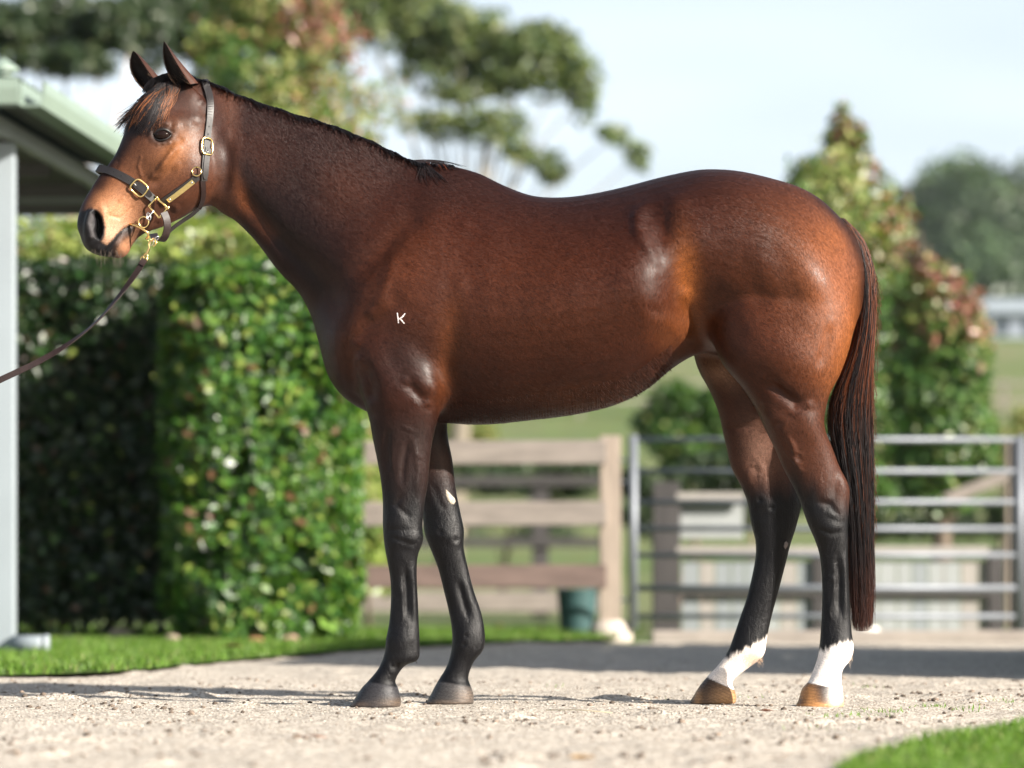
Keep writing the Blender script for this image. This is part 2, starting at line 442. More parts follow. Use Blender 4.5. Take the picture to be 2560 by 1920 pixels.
for i, (x, y, mt, lab) in enumerate(((1245, 1583, m_dry2, 'orange fallen leaf on the lawn behind the far front leg'), (1355, 1590, m_dry2, 'orange fallen leaf on the lawn nearest to the wooden post'), (580, 1650, m_dry, 'small dark leaf on the lawn edge in front of the hedge'))):
    leaf_on(x, y, .05, mt, lab, zl=.05)

# =================================================================== FOLIAGE
def leaf_quads(Cn, nrm, L, seed, jitter=.8, droop=.2, fold=True, wid=.5):
    """kite-shaped leaves at Cn facing about nrm"""
    r = np.random.default_rng(seed); n = len(Cn)
    d = nrm + r.normal(0, jitter, (n, 3)); d /= np.linalg.norm(d, axis=1, keepdims=True)
    t = np.cross(d, r.normal(0, 1, (n, 3))); t[:, 2] -= droop; t -= d * np.sum(t * d, 1, keepdims=True); t /= np.linalg.norm(t, axis=1, keepdims=True)
    s = np.cross(d, t); Lh = L[:, None] / 2
    V = np.stack([Cn - t * Lh, Cn + s * Lh * wid + t * Lh * .1, Cn + t * Lh, Cn - s * Lh * wid + t * Lh * .1], 1)
    F = np.arange(n * 4).reshape(n, 4)
    return V.reshape(-1, 3), F
m_leaf = tint_mat('leaf', rough=.42, transl=.30, spec=.5)
m_gloss_leaf = tint_mat('glossy_leaf', rough=.37, transl=.28, spec=.6)
m_bark = simple_mat('bark', (.13, .10, .075), .9, noise=.4, nscale=6, bump=.02, stretch=(3, 3, .6))
m_gumd = simple_mat('grey_gum_bark', (.20, .17, .13), .85, noise=.35, nscale=2.5, bump=.01, stretch=(2, 2, .5))
m_gum = simple_mat('pale_gum_bark', (.42, .34, .27), .8, noise=.35, nscale=2.5, bump=.01, stretch=(2, 2, .5))
def pick(pal, n, r):
    cols = np.array([p[0] for p in pal]); w = np.array([p[1] for p in pal], float); w /= w.sum()
    return cols[r.choice(len(pal), n, p=w)] * r.uniform(.75, 1.3, (n, 1))
def tree(name, label, cat, base_px, d, clumps, leaf, dens, pal, seed, trunk_r=.16, bark=None, group=None, wid=.5, top=None, limbs=True, gap=0.0, lr=.42, fat=1.0):
    """clumps: (px, py, rx, ry[, palette]) in photograph pixels at distance d"""
    r = np.random.default_rng(seed); sc = d / FPX
    bz = float(terrain_z(np.array([P(base_px, 0, d).x]), np.array([d]))[0]); b0 = Vector((P(base_px, 0, d).x, d - CAMD, bz))
    t = thing(name, label, cat, group, loc=b0)
    Vs, Fs, Cs = [], [], []; o_ = 0; ends = []
    for q in clumps:
        c = P(q[0], q[1], d); rx, rz = q[2] * sc * fat, q[3] * sc * fat; p_ = q[4] if len(q) > 4 else pal; dy_ = r.uniform(-.5, .5) * rx; c.y += dy_
        ends.append(Vector(c)); ry = (rx + rz) / 2
        # sub clumps give an uneven outline with gaps
        ns = 7
        for k in range(ns):
            u = r.normal(0, 1, 3); u /= np.linalg.norm(u); cc = np.array(c) + u * np.array([rx, ry, rz]) * r.uniform(.25, .72); rr = r.uniform(.42, .74)
            n = int(dens * rx * rz * rr * rr / (leaf * leaf) * 62); n = min(max(n, 12), 800)
            w = r.normal(0, 1, (n, 3)); w /= np.linalg.norm(w, axis=1, keepdims=True); rad_ = r.uniform(.25, 1, (n, 1)) ** .45 * (1 + .18 * np.sin(w[:, :1] * 7 + k) * np.cos(w[:, 2:] * 6))
            pts = cc + w * rad_ * np.array([rx, ry, rz]) * rr
            v, f = leaf_quads(pts, w * .7 + np.array([0, 0, .5]), leaf * r.uniform(.6, 1.35, n), int(r.integers(1e9)), wid=wid)
            col = pick(p_, n, r) * r.uniform(.85, 1.15)
            Vs.append(v); Fs.append(f + o_); Cs.append(np.repeat(col, 4, 0)); o_ += len(v)
    V = np.vstack(Vs) - np.array(b0); cr = mesh_obj('crown', V, np.vstack(Fs), m_leaf, t, False, np.vstack(Cs)); tag(cr, kind='stuff')
    # trunk and limbs
    cx = np.mean([e.x for e in ends]); topz = max(e.z for e in ends); mid = Vector((cx * .5 + b0.x * .5, b0.y, b0.z + (topz - b0.z) * .45)); hi = Vector((cx, b0.y, b0.z + (topz - b0.z) * .8))
    mb = MB(); K = catmull(np.array([tuple(b0 - b0), tuple((mid - b0) * .5 + Vector((.1, 0, 0)) * trunk_r), tuple(mid - b0), tuple(hi - b0)]), 12)
    mb.tube([Vector(q) for q in K], list(np.linspace(trunk_r * 1.15, trunk_r * .3, 12)), 10); mb.build('trunk', bark or m_bark, t, smooth=True)
    if limbs:
        for e in ends:
            s_ = b0 + Vector(K[int(r.integers(4, 9))]); m2 = (s_ + e) / 2 + Vector((0, 0, .12 * (e - s_).length)); K2 = catmull(np.array([tuple(s_ - b0), tuple(m2 - b0), tuple(e - b0)]), 7)
            mb = MB(); mb.tube([Vector(q) for q in K2], list(np.linspace(trunk_r * .22, trunk_r * .05, 7)), 6); mb.build('limb', bark or m_bark, t, smooth=True)
    return t
GUM = [((.11, .15, .06), 4), ((.165, .195, .08), 3), ((.055, .085, .035), 2.4), ((.20, .21, .09), .8)]
GUMD = [((.030, .052, .024), 5), ((.05, .075, .035), 3), ((.09, .11, .05), 1)]
AUT = [((.08, .15, .03), 4), ((.19, .22, .06), 3), ((.32, .27, .11), 2), ((.30, .13, .08), 1.6), ((.28, .19, .14), 1.3)]
RED_ = [((.20, .07, .055), 4), ((.26, .12, .09), 2), ((.13, .13, .05), 2), ((.11, .05, .04), 1)]
GRN = [((.042, .100, .020), 5), ((.085, .155, .034), 3), ((.18, .21, .07), 1.2)]
OLV = [((.18, .22, .06), 3), ((.28, .29, .10), 3), ((.10, .16, .04), 2), ((.30, .15, .08), .8)]
tree('gum_tree', 'tall eucalypt with rounded olive crowns and sky gaps behind the horse\'s neck and back', 'tree', 1120, 52,
     [(860, -10, 120, 70), (960, 30, 120, 80), (900, 20, 130, 80), (1030, 70, 130, 75), (1150, 55, 100, 60), (1290, 130, 125, 60), (1400, 185, 90, 78), (1250, 190, 100, 60), (1170, 240, 90, 45), (1455, 245, 40, 45),
      (1120, 305, 95, 40), (1220, 325, 85, 50), (1290, 375, 50, 30), (1370, 425, 62, 48), (1590, 395, 36, 42), (1530, 345, 38, 26), (1100, 150, 100, 60), (1330, 60 + 30, 90, 34)],
     0.22, .52, GUM, 5, .20, m_gumd, 'gum trees beyond the yard', wid=.4, fat=1.22)
tree('gum_tree', 'dark eucalypt at the upper left edge above the shed roof', 'tree', 180, 42,
     [(20, 60, 120, 100), (150, 40, 120, 90), (90, 150, 110, 50), (260, 70, 110, 90), (210, 165, 90, 55), (340, 40, 90, 80)], .16, 1.15, GUMD, 6, .26, m_gum, 'gum trees beyond the yard', wid=.4)
tree('gum_tree', 'dark eucalypt with pale forked trunks between the shed and the autumn tree', 'tree', 560, 44,
     [(420, 30, 100, 70), (500, 110, 70, 50), (560, 20, 120, 70), (670, 50, 120, 80), (380, 120, 80, 60), (760, 10, 110, 60), (820, 90, 60, 45)], .16, 1.1, GUMD, 7, .28, m_gum, 'gum trees beyond the yard', wid=.4)
def profile_tree(name, label, base_px, d, prof, leaf, n, pal, spots, seed, trunk_r, gap=.34, cl=.30):
    """crown filled between left and right outlines given per photo row; spots: (px, py, r, palette)"""
    r = np.random.default_rng(seed); sc = d / FPX; b0 = P(base_px, 0, d); b0.z = float(terrain_z(np.array([b0.x]), np.array([d]))[0])
    t = thing(name, label, 'tree', None, loc=b0); pr = np.array(prof, float); N0 = n * 4
    wy = (pr[:, 2] - pr[:, 1]); cdf = np.concatenate([[0], np.cumsum((wy[1:] + wy[:-1]) / 2 * np.diff(pr[:, 0]))]); cdf /= cdf[-1]
    py_ = np.interp(r.random(N0), cdf, pr[:, 0]); xl = np.interp(py_, pr[:, 0], pr[:, 1]); xr = np.interp(py_, pr[:, 0], pr[:, 2])
    a = r.uniform(0, 2 * np.pi, N0); q = r.uniform(.12, 1, N0) ** .45
    edge = 1 + .30 * (value_noise(np.cos(a) * 2 + 20, py_ * .022 + np.sin(a) * 1.4 + 20, 1.0, seed) - .5) * 2 * .8 + .22 * (value_noise(np.cos(a) * 6 + 20, py_ * .06 + np.sin(a) * 4 + 20, 1.0, seed + 1) - .5) * 2
    hw_ = (xr - xl) / 2 * sc * edge * q; X = ((xl + xr) / 2 - 1280) * sc + np.cos(a) * hw_; Y = d - CAMD + np.sin(a) * hw_; Z = CAMH + (HOR - py_) * sc + r.normal(0, .06, N0)
    dens = .6 * value_noise(X + Y * .6 + 60, Z + 60, cl, seed + 2) + .4 * value_noise(X - Y * .8 + 90, Z + 60, cl * .4, seed + 3)
    k = np.where(dens + .25 * (1 - q) > gap)[0][:n]; X, Y, Z, py_, a = X[k], Y[k], Z[k], py_[k], a[k]; m_ = len(k)
    C_ = pick(pal, m_, r); px_ = 1280 + X / (Y + CAMD) * FPX
    for (sx, sy, sr, sp) in spots:
        w = r.random(m_) < 1.1 * np.exp(-((px_ - sx) ** 2 + (py_ - sy) ** 2) / (2 * sr * sr)); C_[w] = pick(sp, int(w.sum()), r)
    nn = np.stack([np.cos(a), np.sin(a), np.full(m_, .6)], -1)
    v, f = leaf_quads(np.stack([X, Y, Z], -1), nn, leaf * r.uniform(.6, 1.4, m_), seed + 4, jitter=.8); cr = mesh_obj('crown', v - np.array(b0), f, m_leaf, t, False, np.repeat(C_, 4, 0)); tag(cr, kind='stuff')
    top = P((pr[0, 1] + pr[0, 2]) / 2, pr[0, 0] + 60, d) - b0; K = catmull(np.array([(0, 0, 0), (top.x * .3 + .05, 0, top.z * .4), (top.x * .8, 0, top.z * .75), tuple(top)]), 14)
    mb = MB(); mb.tube([Vector(q_) for q_ in K], list(np.linspace(trunk_r, .02, 14)), 10); mb.build('trunk', m_bark, t, smooth=True)
    for i in range(22):
        s_ = Vector(K[int(r.integers(3, 12))]); an = r.uniform(0, 6.28); rowz = s_.z + r.uniform(.3, .9); pyr = HOR - (rowz + b0.z - CAMH) / sc; hw2 = (np.interp(pyr, pr[:, 0], pr[:, 2]) - np.interp(pyr, pr[:, 0], pr[:, 1])) / 2 * sc * .75
        e = Vector((s_.x + math.cos(an) * hw2, s_.y + math.sin(an) * hw2, rowz)); m2 = (s_ + e) / 2 + Vector((0, 0, -.05)); K2 = catmull(np.array([tuple(s_), tuple(m2), tuple(e)]), 6)
        mb = MB(); mb.tube([Vector(q_) for q_ in K2], list(np.linspace(trunk_r * .3, .006, 6)), 6); mb.build('limb', m_bark, t, smooth=True)
    return t
profile_tree('autumn_tree', 'autumn tree with mixed green, tan and reddish leaves behind the horse\'s head', 700, 31,
    [(-220, 600, 820), (-80, 520, 860), (0, 470, 880), (100, 440, 905), (180, 430, 925), (260, 440, 950), (340, 440, 965), (420, 450, 985), (500, 460, 960), (620, 470, 930)], .10, 17000, AUT,
    [(790, 60, 55, RED_), (900, 130, 45, RED_), (470, 180, 50, OLV), (560, 60, 60, OLV), (930, 340, 50, OLV), (600, 200, 60, GRN), (560, 330, 70, GRN), (700, 300, 60, OLV), (840, 240, 50, AUT)], 8, .12, gap=.40, cl=.38)
profile_tree('autumn_tree', 'tall pointed ornamental tree turning red at its tip, behind the rump and tail', 2110, 27,
    [(282, 2090, 2120), (320, 2062, 2160), (380, 2050, 2185), (425, 1975, 2200), (500, 1940, 2240), (580, 1965, 2275), (660, 1975, 2290), (760, 1950, 2280), (860, 1940, 2290), (960, 1935, 2310), (1060, 1935, 2310), (1180, 1950, 2290), (1260, 1990, 2240)], .09, 15000, GRN,
    [(2110, 330, 30, RED_), (2090, 430, 60, OLV), (2190, 430, 28, RED_), (2248, 540, 30, RED_), (2268, 630, 30, RED_), (2120, 560, 80, OLV), (2030, 500, 50, OLV), (2190, 640, 40, AUT)], 9, .12, gap=.30)
profile_tree('autumn_tree', 'bushy tree with reddish top right of the tail, before the far shed', 2350, 25,
    [(665, 2290, 2330), (700, 2260, 2400), (750, 2245, 2465), (830, 2235, 2480), (950, 2230, 2480), (1050, 2230, 2492), (1150, 2225, 2485), (1250, 2250, 2440)], .085, 11000, GRN,
    [(2310, 700, 45, RED_), (2380, 740, 50, RED_), (2445, 790, 42, RED_), (2440, 860, 30, AUT), (2300, 790, 50, AUT)], 10, .10, gap=.30)
for (bx, d, cl, lab, pl, sd) in ((1740, 36, [(1640, 1040, 50, 46), (1700, 1010, 60, 70), (1780, 1060, 80, 80), (1690, 1110, 90, 60), (1860, 1130, 70, 70)], 'grey-green bush beyond the gate, seen between belly and hind legs', GRN, 31),
                             (1900, 34, [(1840, 1180, 80, 60), (1920, 1160, 90, 80), (1760, 1195, 80, 50), (1960, 1220, 90, 60)], 'dark bush behind the hind legs above the pale board fence', GUMD, 32),
                             (1250, 38, [(1180, 1200, 80, 44), (1290, 1205, 90, 40), (1390, 1195, 80, 40), (1470, 1185, 60, 46), (1090, 1190, 90, 50)], 'low dark shrub row between the two wooden fences', GUMD, 33),
                             (1180, 60, [(1060, 1050, 90, 40), (1180, 1080, 90, 34), (980, 1080, 90, 40)], 'pale distant shrubs under the horse\'s brisket', OLV, 34),
                             (2500, 45, [(2480, 1120, 60, 50), (2540, 1090, 60, 60), (2450, 1180, 60, 50), (2560, 1180, 60, 60)], 'grey-green bush at the right edge above the metal gate', OLV, 35),
                             (1700, 40, [(1600, 1215, 60, 40), (1700, 1250, 80, 40), (1800, 1275, 80, 36), (1620, 1300, 60, 34)], 'dark shrubs behind the left half of the metal gate', GUMD, 37),
                             (2350, 42, [(2200, 1300, 70, 34), (2300, 1310, 80, 32), (2400, 1300, 80, 34), (2500, 1290, 70, 38), (2560, 1310, 60, 34)], 'dark scrub row low behind the right half of the metal gate', GUMD, 38),
                             (1050, 60, [(1350, 1340, 80, 26), (1150, 1345, 90, 30), (1010, 1340, 90, 30)], 'dark scrub seen through the lower rails of the wooden fence', GUMD, 36)):
    tree('bush', lab, 'bush', bx, d, [(q[0], q[1], q[2] * 1.15, q[3] * 1.3) for q in cl], .11, .9, pl, sd, .05, None)
# far wooded hill
r = np.random.default_rng(77); Vs, Fs, Cs = [], [], []; o_ = 0
for i in range(420):
    d = r.uniform(284, 340); x = r.uniform(34, 66) * (d / 320) + r.normal(0, 2); z0 = float(terrain_z(np.array([x]), np.array([d]))[0])
    rad_ = r.uniform(2.0, 3.9); hh = rad_ * r.uniform(1.0, 1.5); n = 150
    w = r.normal(0, 1, (n, 3)); w /= np.linalg.norm(w, axis=1, keepdims=True); pts = np.array([x, d - CAMD, z0 + hh]) + w * r.uniform(.45, 1, (n, 1)) ** .5 * np.array([rad_, rad_, hh])
    v, f = leaf_quads(pts, w, np.full(n, 1.15) * r.uniform(.7, 1.3, n), int(r.integers(1e9)), wid=.7)
    Vs.append(v); Fs.append(f + o_); o_ += len(v); Cs.append(np.repeat(np.array([.060, .095, .045]) * r.uniform(.6, 1.7) * r.uniform(.8, 1.2, (n, 1)) + np.array([.02, .01, .01]) * (r.random() < .15), 4, 0))
tag(mesh_obj('distant_wood', np.vstack(Vs), np.vstack(Fs), m_leaf, None, False, np.vstack(Cs)), 'blue-green wood covering the distant hill at the right', 'wood', kind='stuff')

# ------------------------------------------------------------- hedges
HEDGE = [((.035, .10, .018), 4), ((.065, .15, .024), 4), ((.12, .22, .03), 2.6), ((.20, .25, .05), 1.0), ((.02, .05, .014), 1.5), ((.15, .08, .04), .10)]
HEDGE_SHADE = [((.013, .034, .011), 5), ((.024, .052, .014), 3), ((.055, .085, .03), 1), ((.08, .05, .03), .4)]  # hedge greens darkened: shade painted into the leaf colour
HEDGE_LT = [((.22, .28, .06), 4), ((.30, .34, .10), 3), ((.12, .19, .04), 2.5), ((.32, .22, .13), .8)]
leaf_proto = {}
def leaf_mesh(key, col):
    if key in leaf_proto: return leaf_proto[key]
    V = [(-.5, 0, 0), (-.2, .2, .03), (.15, .24, .035), (.5, 0, 0), (.15, -.24, .035), (-.2, -.2, .03), (-.2, 0, -.01), (.15, 0, -.01)]
    F = [(0, 6, 1), (1, 6, 7, 2), (2, 7, 3), (3, 7, 4), (4, 7, 6, 5), (5, 6, 0)]
    me = bpy.data.meshes.new('leaf'); me.from_pydata(V, [], F); me.update(); a = me.color_attributes.new('tint', 'FLOAT_COLOR', 'POINT')
    a.data.foreach_set('color', np.tile([*col, 1.0], len(V)).astype(np.float32)); me.materials.append(m_gloss_leaf); leaf_proto[key] = me; return me
def hedge(label, x0, x1, d0, d1, z0, z1, n, pal, seed, leaf=.07, single=0, corner_r=.25, faces=('f', 'r', 't', 'l'), group=None, vis=None, gap=.16):
    r = np.random.default_rng(seed); t = thing('hedge', label, 'hedge', group, loc=((x0 + x1) / 2, (d0 + d1) / 2 - CAMD, 0)); o0 = np.array(t.location)
    area = {'f': (x1 - x0) * (z1 - z0), 'r': (d1 - d0) * (z1 - z0), 'l': (d1 - d0) * (z1 - z0), 't': (x1 - x0) * (d1 - d0), 'b': (x1 - x0) * (z1 - z0)}
    tot = sum(area[k] for k in faces); Pn, Nn = [], []
    for k in faces:
        m_ = int(n * area[k] / tot); u, v = r.random(m_), r.random(m_); inn = np.abs(r.normal(0, .085, m_)) - .03
        if k == 'f': p = np.stack([x0 + u * (x1 - x0), d0 - CAMD + inn, z0 + v * (z1 - z0)], -1); nn = (0, -1, .15)
        if k == 'b': p = np.stack([x0 + u * (x1 - x0), d1 - CAMD - inn, z0 + v * (z1 - z0)], -1); nn = (0, 1, .15)
        if k == 'r': p = np.stack([x1 - inn, d0 - CAMD + u * (d1 - d0), z0 + v * (z1 - z0)], -1); nn = (1, 0, .15)
        if k == 'l': p = np.stack([x0 + inn, d0 - CAMD + u * (d1 - d0), z0 + v * (z1 - z0)], -1); nn = (-1, 0, .15)
        if k == 't': p = np.stack([x0 + u * (x1 - x0), d0 - CAMD + v * (d1 - d0), z1 - inn], -1); nn = (0, 0, 1)
        Pn.append(p); Nn.append(np.tile(nn, (m_, 1)))
    Pn = np.vstack(Pn); Nn = np.vstack(Nn).astype(float)
    # uneven clipped surface, rounded corners
    bump = .34 * (value_noise(Pn[:, 0] + Pn[:, 1] + 50, Pn[:, 2] + 50, .42, seed) - .5) + .10 * (value_noise(Pn[:, 0] + Pn[:, 1] + 50, Pn[:, 2] + 50, .16, seed + 1) - .5)
    Pn += Nn * bump[:, None]
    cx, cy = (x0 + x1) / 2, (d0 + d1) / 2 - CAMD; hx, hy = (x1 - x0) / 2, (d1 - d0) / 2
    ex = np.clip((np.abs(Pn[:, 0] - cx) - hx + corner_r) / corner_r, 0, 1.3); ey = np.clip((np.abs(Pn[:, 1] - cy) - hy + corner_r) / corner_r, 0, 1.3); ez = np.clip((Pn[:, 2] - z1 + corner_r) / corner_r, 0, 1.3); el = np.clip((z0 + .35 - Pn[:, 2]) / .35, 0, 1)
    q = np.sqrt(ex ** 2 + ey ** 2); over = np.clip(q - 1, 0, 1) * corner_r
    Pn[:, 0] -= np.sign(Pn[:, 0] - cx) * (over * .8 + .12 * el); Pn[:, 1] -= np.sign(Pn[:, 1] - cy) * (over * .8 + .10 * el); Pn[:, 2] -= np.clip(np.sqrt(ez ** 2 + np.maximum(ex, ey) ** 2) - 1, 0, 1) * corner_r
    keep = value_noise(Pn[:, 0] * 1.0 + Pn[:, 1] + 50, Pn[:, 2] + 50, .12, seed + 2) > gap
    Pn, Nn = Pn[keep], Nn[keep]; n = len(Pn)
    v, f = leaf_quads(Pn, Nn + np.array([.1, -.1, .35]), leaf * r.uniform(.6, 1.3, n), seed + 5, jitter=.75, droop=.35)
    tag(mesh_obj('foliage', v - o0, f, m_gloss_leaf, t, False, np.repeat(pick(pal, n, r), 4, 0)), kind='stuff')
    if single:
        idx = r.choice(np.where((Nn[:, 1] < -.5) if vis is None else vis(Pn, Nn))[0], single, replace=False)
        for j in idx:
            k = int(r.integers(0, 6)); me = leaf_mesh('h%d' % k, pal[k % len(pal)][0]); o = bpy.data.objects.new('leaf', me); COL.objects.link(o); o.parent = t
            o.location = Vector(Pn[j] + Nn[j] * .025 - o0); nn = Vector(Nn[j] + r.normal(0, .5, 3) + np.array([.1, 0, .3])).normalized(); o.rotation_euler = (nn.to_track_quat('Z', 'Y').to_matrix() @ Matrix.Rotation(r.uniform(0, 6.28), 3, 'Z')).to_euler(); s_ = leaf * r.uniform(.85, 1.2); o.scale = (s_, s_, s_)
    # stems and the dense inner growth
    mb = MB()
    for i in range(int((x1 - x0) / .22)):
        x = x0 + .15 + i * .22 + r.uniform(-.05, .05); y = (d0 + d1) / 2 - CAMD + r.uniform(-.1, .1) - .12; mb.tube([(x - o0[0], y - o0[1], 0), (x - o0[0] + r.uniform(-.05, .05), y - o0[1], z0 + .25), (x - o0[0] + r.uniform(-.1, .1), y - o0[1], z1 * .8)], [.022, .018, .01], 6)
    tag(mb.build('stems', m_bark, t, smooth=True), kind='stuff')
    nI = n // 3; pi = np.stack([r.uniform(x0 + .14, x1 - .14, nI), r.uniform(d0 + .14, min(d1 - .1, d0 + .6), nI) - CAMD, r.uniform(z0 + .1, z1 - .14, nI)], -1); w = r.normal(0, 1, (nI, 3)) + np.array([0, -1.2, 0])
    v, f = leaf_quads(pi, w, 1.9 * leaf * r.uniform(.8, 1.4, nI), seed + 9, jitter=.5, wid=.75); tag(mesh_obj('inner_growth', v - o0, f, m_gloss_leaf, t, False, np.repeat(pick(pal, nI, r), 4, 0)), kind='stuff')
    return t
xa = (385 - 1280) / FPX * 17.7; xb = (885 - 1280) / FPX * 17.7
hedge('sunlit glossy-leaved clipped hedge between the shaded hedge and the wooden fence', xa, xb, 17.7, 18.9, .05, 2.30, 32000, HEDGE, 41, leaf=.084, single=300, gap=.27, corner_r=.42)
hedge('hedge with shade painted into its leaf colour, set back beside the white post', -5.2, xa + .12, 18.95, 20.0, .05, 2.42, 24000, HEDGE_SHADE, 42, leaf=.070, single=150, faces=('f', 't', 'r'), vis=lambda p, n_: (n_[:, 1] < -.5) & (p[:, 0] > -3.3))
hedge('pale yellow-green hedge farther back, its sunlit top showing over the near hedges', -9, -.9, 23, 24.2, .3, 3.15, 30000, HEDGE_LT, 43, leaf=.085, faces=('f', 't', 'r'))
hedge('unseen tall clipped hedge added outside the picture on the right to shade the yard', 3.0, 4.4, 10.6, 15.4, .05, 2.35, 13000, HEDGE, 44, leaf=.22, faces=('f', 'l', 't', 'r', 'b'))  # unseen block added to cast the shadow band over the yard
m_core = simple_mat('soil', (.075, .045, .03), .95, noise=.4, nscale=20)
poly_sheet('garden_bed', [(-6, 8.55), (xb + .05, 8.45), (xb + .1, 10.2), (-6, 10.7)], .016, m_core)
# stones at the foot of the hedge
m_stone = simple_mat('garden_stone', (.28, .22, .17), .85, noise=.35, nscale=9, bump=.01)
def stone(px_, py_, d, s, lab, mat=m_stone, hgt=.6):
    bm = bmesh.new(); bmesh.ops.create_icosphere(bm, subdivisions=3, radius=1)
    ph = [random.uniform(0, 6) for _ in range(3)]
    for v_ in bm.verts:
        c_ = v_.co; k = 1 + .12 * math.sin(c_.x * 3 + ph[0]) + .1 * math.sin(c_.y * 4 + ph[1]) + .08 * math.sin(c_.z * 5 + ph[2]); v_.co = Vector((c_.x * s * k, c_.y * s * .8 * k, c_.z * s * hgt * k + s * hgt * .6))
    me = bpy.data.meshes.new('garden_stone'); bm.to_mesh(me); bm.free(); me.materials.append(mat); me.polygons.foreach_set('use_smooth', np.ones(len(me.polygons), bool))
    o = bpy.data.objects.new('garden_stone', me); COL.objects.link(o); g0 = P(px_, 0, d); o.location = (g0.x, d - CAMD, .01); return tag(o, lab, 'stone')
stone(305, 1575, 18.4, .075, 'brown rounded stone at the foot of the shaded hedge'); stone(175, 1560, 18.45, .05, 'small dark stone by the white post at the hedge foot', simple_mat('dark_stone', (.2, .17, .15), .9)); stone(430, 1590, 17.62, .05, 'small tan stone under the sunlit hedge\'s left end')
stone(640, 1590, 17.6, .04, 'small reddish stone under the middle of the sunlit hedge', simple_mat('terracotta', (.38, .17, .10), .9)); stone(725, 1580, 17.7, .05, 'pinkish stone at the foot of the sunlit hedge towards the fence', simple_mat('pink_stone', (.33, .2, .16), .9))
mw = simple_mat('pale_stone', (.80, .76, .68), .8, noise=.1, nscale=8)
stone(2170, 1590, 18.75, .10, 'bright cream rock behind the end of the tail, by the kerb', mw, .45)

# =================================================================== FENCES AND GATE
m_wood = simple_mat('weathered_timber', (.20, .172, .152), .85, noise=.3, nscale=5, bump=.004, stretch=(.7, 6, 6))
m_wood2 = simple_mat('brown_timber', (.13, .09, .078), .85, noise=.3, nscale=5, bump=.004, stretch=(.7, 6, 6))
m_post = simple_mat('pale_post_timber', (.27, .22, .18), .85, noise=.25, nscale=5, bump=.004, stretch=(6, 6, .7))
m_dark = simple_mat('dark_timber', (.040, .036, .036), .8, noise=.3, nscale=5, bump=.003, stretch=(6, 6, .7))
m_conc = simple_mat('concrete', (.45, .39, .34), .9, noise=.2, nscale=9, bump=.004)
DF = 19.3
def zf(py, d): return CAMH + (HOR - py) / FPX * d
def rail_fence(label, d, x_px0, x_px1, rails, posts, mats, z_off=0.0, post_mat=m_post, foot=True, th=.04):
    c = P((x_px0 + x_px1) / 2, 0, d); t = thing('wooden_fence', label, 'fence', None, loc=(c.x, d - CAMD, 0))
    for i, (y0, y1) in enumerate(rails):
        za, zb = zf(y1, d), zf(y0, d); L_ = (x_px1 - x_px0) / FPX * d; mb = MB(); n = 10
        # a sawn board, slightly bowed
        for k in range(1):
            mb.box((0, -.075, (za + zb) / 2), (L_, th, zb - za), Matrix.Rotation(random.uniform(-.004, .004), 3, 'Y'))
        mb.build('rail', mats[i], t, bevel=.006)
    for (p0, p1, yt) in posts:
        xc = ((p0 + p1) / 2 - 1280) / FPX * d - c.x; w = (p1 - p0) / FPX * d; zt = zf(yt, d)
        mb = MB(); mb.box((xc, .02, zt / 2), (w, .14, zt), taper=.97); mb.build('post', post_mat, t, bevel=.008)
        if foot:
            mb = MB(); mb.lathe((xc, .02, -.02), [(w * 1.05, 0), (w * 1.05, .05), (w * .95, .10), (w * .7, .14)], 14); mb.build('concrete_footing', m_conc, t, smooth=False)
    return t
rail_fence('weathered timber rail fence behind the front legs, ending at a pale post beside the gate', DF, 760, 1515, [(1103, 1162), (1255, 1315), (1412, 1470)], [(1498, 1552, 1090)], [m_wood, m_wood, m_wood2])
rail_fence('second dim timber fence farther back, seen between the rails of the near fence', 31, 700, 1500, [(1192, 1216), (1345, 1368), (1478, 1530)], [(860, 900, 1190), (1330, 1372, 1190)], [m_dark, m_dark, m_wood], post_mat=m_dark, foot=False)
# metal gate
m_steel = simple_mat('galvanised_steel', (.17, .185, .21), .5, metal=.35, noise=.12, nscale=6)
gd = 19.25; gc = P(2060, 0, gd); gate = thing('metal_gate', 'grey galvanised field gate with seven horizontal rails behind the hind legs and tail', 'gate', loc=(gc.x, gd - CAMD, 0))
def gx(px_): return (px_ - 1280) / FPX * gd - gc.x
for y0, r_ in ((1099, .018), (1178, .018), (1255, .018), (1322, .018), (1388, .018), (1470, .021), (1541, .018)):
    mb = MB(); z = zf(y0, gd); mb.tube([(gx(1584), 0, z), (gx(2548), 0, z)], r_, 12); mb.build('rail', m_steel, gate, smooth=True)
for px_, nm in ((1583, 'hinge_stile'), (2550, 'latch_stile')):
    mb = MB(); mb.tube([(gx(px_), 0, zf(1575, gd)), (gx(px_), 0, zf(1088, gd))], .030, 12); mb.build(nm, m_steel, gate, smooth=True)
for y in (1150, 1205, 1500):
    mb = MB(); mb.tube([(gx(1583), 0, zf(y, gd)), (gx(1556), .01, zf(y, gd)), (gx(1550), .01, zf(y, gd))], .010, 8); mb.build('hinge_bolt', m_steel, gate, smooth=True)
gp = P(2552, 0, 19.8); t = tag(MB().box((0, 0, .64), (.13, .13, 1.28)).build('gate_post', m_dark, bevel=.006), 'dark timber gate post at the right edge behind the gate latch', 'post'); t.location = (gp.x, 19.8 - CAMD, 0)
gp = P(2596, 0, 19.25); t = tag(MB().box((0, 0, .68), (.10, .10, 1.36)).build('gate_post', m_steel, bevel=.006), 'grey steel gate post outside the right edge of the picture', 'post'); t.location = (gp.x + .02, 19.25 - CAMD, 0)
